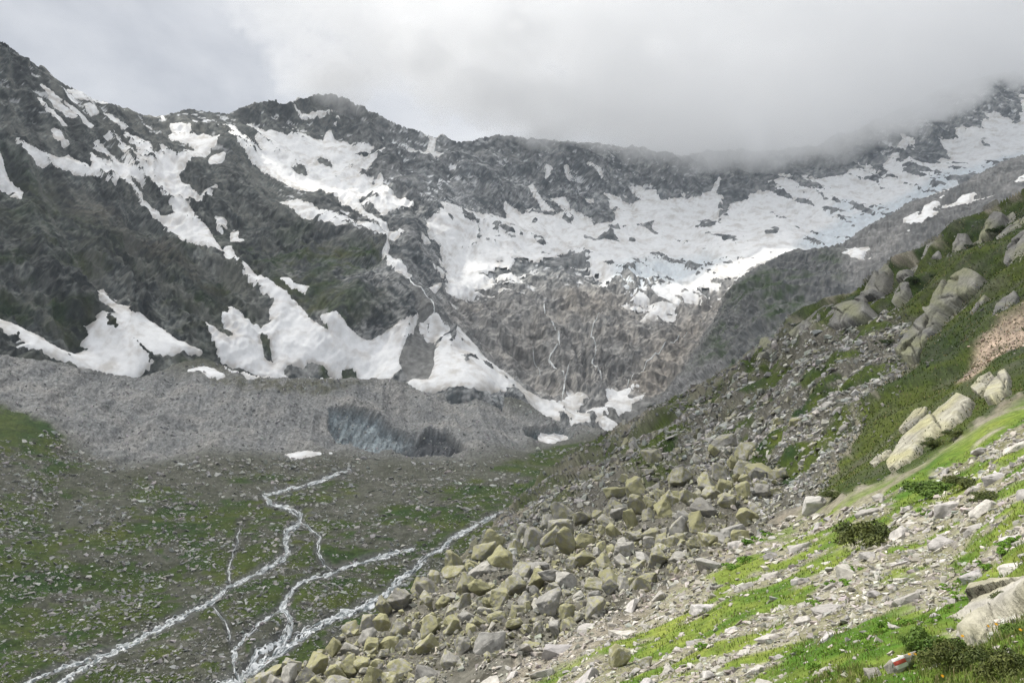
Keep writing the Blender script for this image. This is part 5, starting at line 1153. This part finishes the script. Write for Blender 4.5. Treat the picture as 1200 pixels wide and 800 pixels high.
# ------------------------------------------------------------------ the rock with the red and white trail mark
def marker_rock():
    P, N, sc = ground_at(near, np.array([1055.0]), np.array([781.0])); s = 40 * sc[0]
    V, Fc = rock_proto(777, 18, (1, .8, .85), rough=1, boxy=.62)
    e = bpy.data.objects.new('marker_rock', None); COL.objects.link(e); e.location = P[0].tolist()
    tag(e, 'pale rock with a painted red stripe between two white ones', 'rock')
    V = V * s * np.array([1.05, 1, 1.1]); V[:, 2] += s * .24
    me = mesh_obj('rock', V, Fc, M_scree, np.tile([[.30, .285, .25, .3]], (len(V), 1)), parent=e)
    # paint sheets follow the camera-facing side of the rock a few millimetres proud of it
    from mathutils.bvhtree import BVHTree
    bvh = BVHTree.FromPolygons([Vector(v) for v in V], [tuple(map(int, f)) for f in Fc])
    d = Vector(-P[0]).normalized(); right = Vector((0, 0, 1)).cross(d).normalized(); upv = d.cross(right)
    pm = {}
    for nm, colr in (('white_paint', (.66, .66, .63)), ('red_paint', (.48, .085, .06))):
        m, nt, b = new_mat(nm); b.inputs['Base Color'].default_value = (*colr, 1); b.inputs['Roughness'].default_value = .55
        n = nt.nodes.new('ShaderNodeTexNoise'); n.inputs['Scale'].default_value = 60; rmp = nt.nodes.new('ShaderNodeMapRange'); rmp.inputs[3].default_value = .7; rmp.inputs[4].default_value = 1.1
        mx = nt.nodes.new('ShaderNodeMix'); mx.data_type = 'RGBA'; mx.blend_type = 'MULTIPLY'; mx.inputs[0].default_value = 1; mx.inputs[6].default_value = (*colr, 1)
        nt.links.new(n.outputs['Fac'], rmp.inputs[0]); nt.links.new(rmp.outputs[0], mx.inputs[7]); nt.links.new(mx.outputs[2], b.inputs['Base Color']); pm[nm] = m
    ang = .55; ca, sa = math.cos(ang), math.sin(ang); cen = Vector((0, 0, s * .24)) - right * s * .06
    for nm, lo, hi in (('white_stripe', -.155, -.052), ('red_stripe', -.05, .05), ('white_stripe', .052, .155)):
        K = 8; VV = []; ok = []
        for i in range(K):
            for j in range(K):
                u = (i / (K - 1) - .5) * .34 * (1 + .06 * math.sin(j * 2.3)); v = lo + (hi - lo) * j / (K - 1)
                x_, y_ = (u * ca - v * sa) * s, (u * sa + v * ca) * s
                o_ = cen + right * x_ + upv * y_ + d * s * 2
                hit = bvh.ray_cast(o_, -d); ok.append(hit[0] is not None)
                VV.append((hit[0] + hit[1] * (.003 if hit[1].dot(d) > 0 else -.003)) if hit[0] is not None else o_)
        FF = [[a * K + b, (a + 1) * K + b, (a + 1) * K + b + 1, a * K + b + 1] for a in range(K - 1) for b in range(K - 1)]
        FF = [f for f in FF if all(ok[q] for q in f)]
        if FF: mesh_obj(nm, np.array([list(v) for v in VV]), np.array(FF), pm['red_paint' if 'red' in nm else 'white_paint'], parent=e)
marker_rock()


# ================================================================== AIR: CLOUDS AND HAZE
def vol_mat(name, density, color, aniso=0.0):
    m = bpy.data.materials.new(name); m.use_nodes = True; nt = m.node_tree; nt.nodes.clear()
    out = nt.nodes.new('ShaderNodeOutputMaterial'); v = nt.nodes.new('ShaderNodeVolumePrincipled')
    v.inputs['Density'].default_value = density; v.inputs['Color'].default_value = (*color, 1); v.inputs['Anisotropy'].default_value = aniso
    nt.links.new(v.outputs[0], out.inputs['Volume']); return m
def closed_grid(front, back, keep):
    """two sheets joined round the rim of the kept cells"""
    h, w = keep.shape; idx = np.arange(h * w).reshape(h, w)
    cell = keep[1:, :-1] & keep[1:, 1:] & keep[:-1, 1:] & keep[:-1, :-1]
    a, b, c, d = idx[1:, :-1][cell], idx[1:, 1:][cell], idx[:-1, 1:][cell], idx[:-1, :-1][cell]
    n = h * w
    q = [np.stack([a, b, c, d], -1), np.stack([d, c, b, a], -1) + n]
    # rim edges appear once among the front cells
    e = np.concatenate([np.stack([a, b], -1), np.stack([b, c], -1), np.stack([c, d], -1), np.stack([d, a], -1)])
    key = e[:, 0].astype(np.int64) * n + e[:, 1]; rkey = e[:, 1].astype(np.int64) * n + e[:, 0]
    rim = e[~np.isin(rkey, key)]
    q.append(np.stack([rim[:, 1], rim[:, 0], rim[:, 0] + n, rim[:, 1] + n], -1))
    return np.concatenate([front.reshape(-1, 3), back.reshape(-1, 3)]), np.concatenate(q)
def cloud_bank():
    """the low cloud that swallows the head of the cirque"""
    low = [(300,60),(330,112),(352,126),(372,132),(395,134),(420,132),(440,118),(470,118),(510,142),(545,152),(575,160),(620,172),(680,178),(720,190),(760,204),(800,214),(850,212),(900,208),(950,206),(1000,196),(1040,176),(1080,158),(1120,136),(1160,120),(1200,114),(1300,100),(1460,80)]
    poly = [(-100,-240),(120,-120),(240,-20)] + low + [(1460,-260)]
    st = 6.0; gx = np.arange(-130, 1470, st); gy = np.arange(-270, 240, st); PX, PY = np.meshgrid(gx, gy)
    wx = PX + 14 * fbm(PX / 60, PY / 40, 0 * PX, 5, 1301, .6); wy = PY + 15 * fbm(PX / 60, PY / 40, 0 * PX + 7, 5, 1311, .6)
    sd = sdpoly(wx, wy, poly)
    keep = sd > -2 * st
    core = 1 - .55 * sstep(70, 200, sd)
    edge = .22 + .78 * sstep(330, 720, PX + .5 * (PY + 60)); edge = np.maximum(edge, .8 * np.exp(-((PX - 395) / 55) ** 2 - ((PY - 95) / 40) ** 2))
    th = 560 * (1 - np.exp(-np.maximum(sd, 0) / 48)) * core * edge * np.clip(1 + .6 * fbm(PX / 70, PY / 50, 0 * PX + 3, 5, 1321), .3, 2) + .3
    Dc = np.interp(PX, [-150,420,560,700,900,1100,1200,1460], [2200,2150,2350,2480,2560,2600,2600,2600])
    fr = unproject(PX, PY, np.maximum(Dc - th, 900)); bk = unproject(PX, PY, Dc + th)
    V, Q = closed_grid(fr, bk, keep)
    used, inv = np.unique(Q, return_inverse=True)
    o = mesh_obj('cloud', V[used], inv.reshape(-1, 4), vol_mat('cloud_vapour', .0045, (1, 1, 1), 0.15), smooth=True)
    tag(o, 'low bank of pale cloud hanging over the headwall and glacier', 'cloud')
cloud_bank()
def cloud_deck():
    """the cloud overhead that keeps the valley and the mountains in shade"""
    H = 2200.0
    gx = np.arange(-3400, 1700, 45.0); gy = np.arange(150, 2300, 45.0); X, Y = np.meshgrid(gx, gy)
    poly = [(-3300,820),(-1700,855),(-1380,858),(-1300,800),(-1210,675),(-1000,465),(1600,340),(1600,2150),(-3300,2150)]
    wx = X + 25 * fbm(X / 300, Y / 300, 0 * X, 3, 1401); wy = Y + 25 * fbm(X / 300, Y / 300, 0 * X + 5, 3, 1411)
    sd = sdpoly(wx, wy, poly); keep = sd > -120
    th = 260 * (1 - np.exp(-np.maximum(sd, 0) / 75)) * (1 + .3 * fbm(X / 400, Y / 400, 0 * X + 9, 3, 1421)) + .5
    fr = np.stack([X, Y, H - .4 * th], -1); bk = np.stack([X, Y, H + .6 * th], -1)
    V, Q = closed_grid(fr, bk, keep)
    used, inv = np.unique(Q, return_inverse=True)
    o = mesh_obj('cloud', V[used], inv.reshape(-1, 4), vol_mat('cloud_deck_vapour', .0052, (1, 1, 1), .45), smooth=True)
    tag(o, 'grey cloud deck high overhead, shading the valley and mountains', 'cloud')
cloud_deck()
def haze():
    bm = bmesh.new(); bmesh.ops.create_cube(bm, size=1.0)
    lo = (-4200.0, -300.0, -420.0); hi = (4200.0, 4600.0, 1650.0)
    for v in bm.verts: v.co = [lo[i] if v.co[i] < 0 else hi[i] for i in range(3)]
    me = bpy.data.meshes.new('haze'); bm.to_mesh(me); bm.free(); me.materials.append(vol_mat('haze_air', .000055, (.80, .89, 1.0), .0))
    o = bpy.data.objects.new('haze', me); COL.objects.link(o); o['kind'] = 'stuff'
haze()

#@@END@@
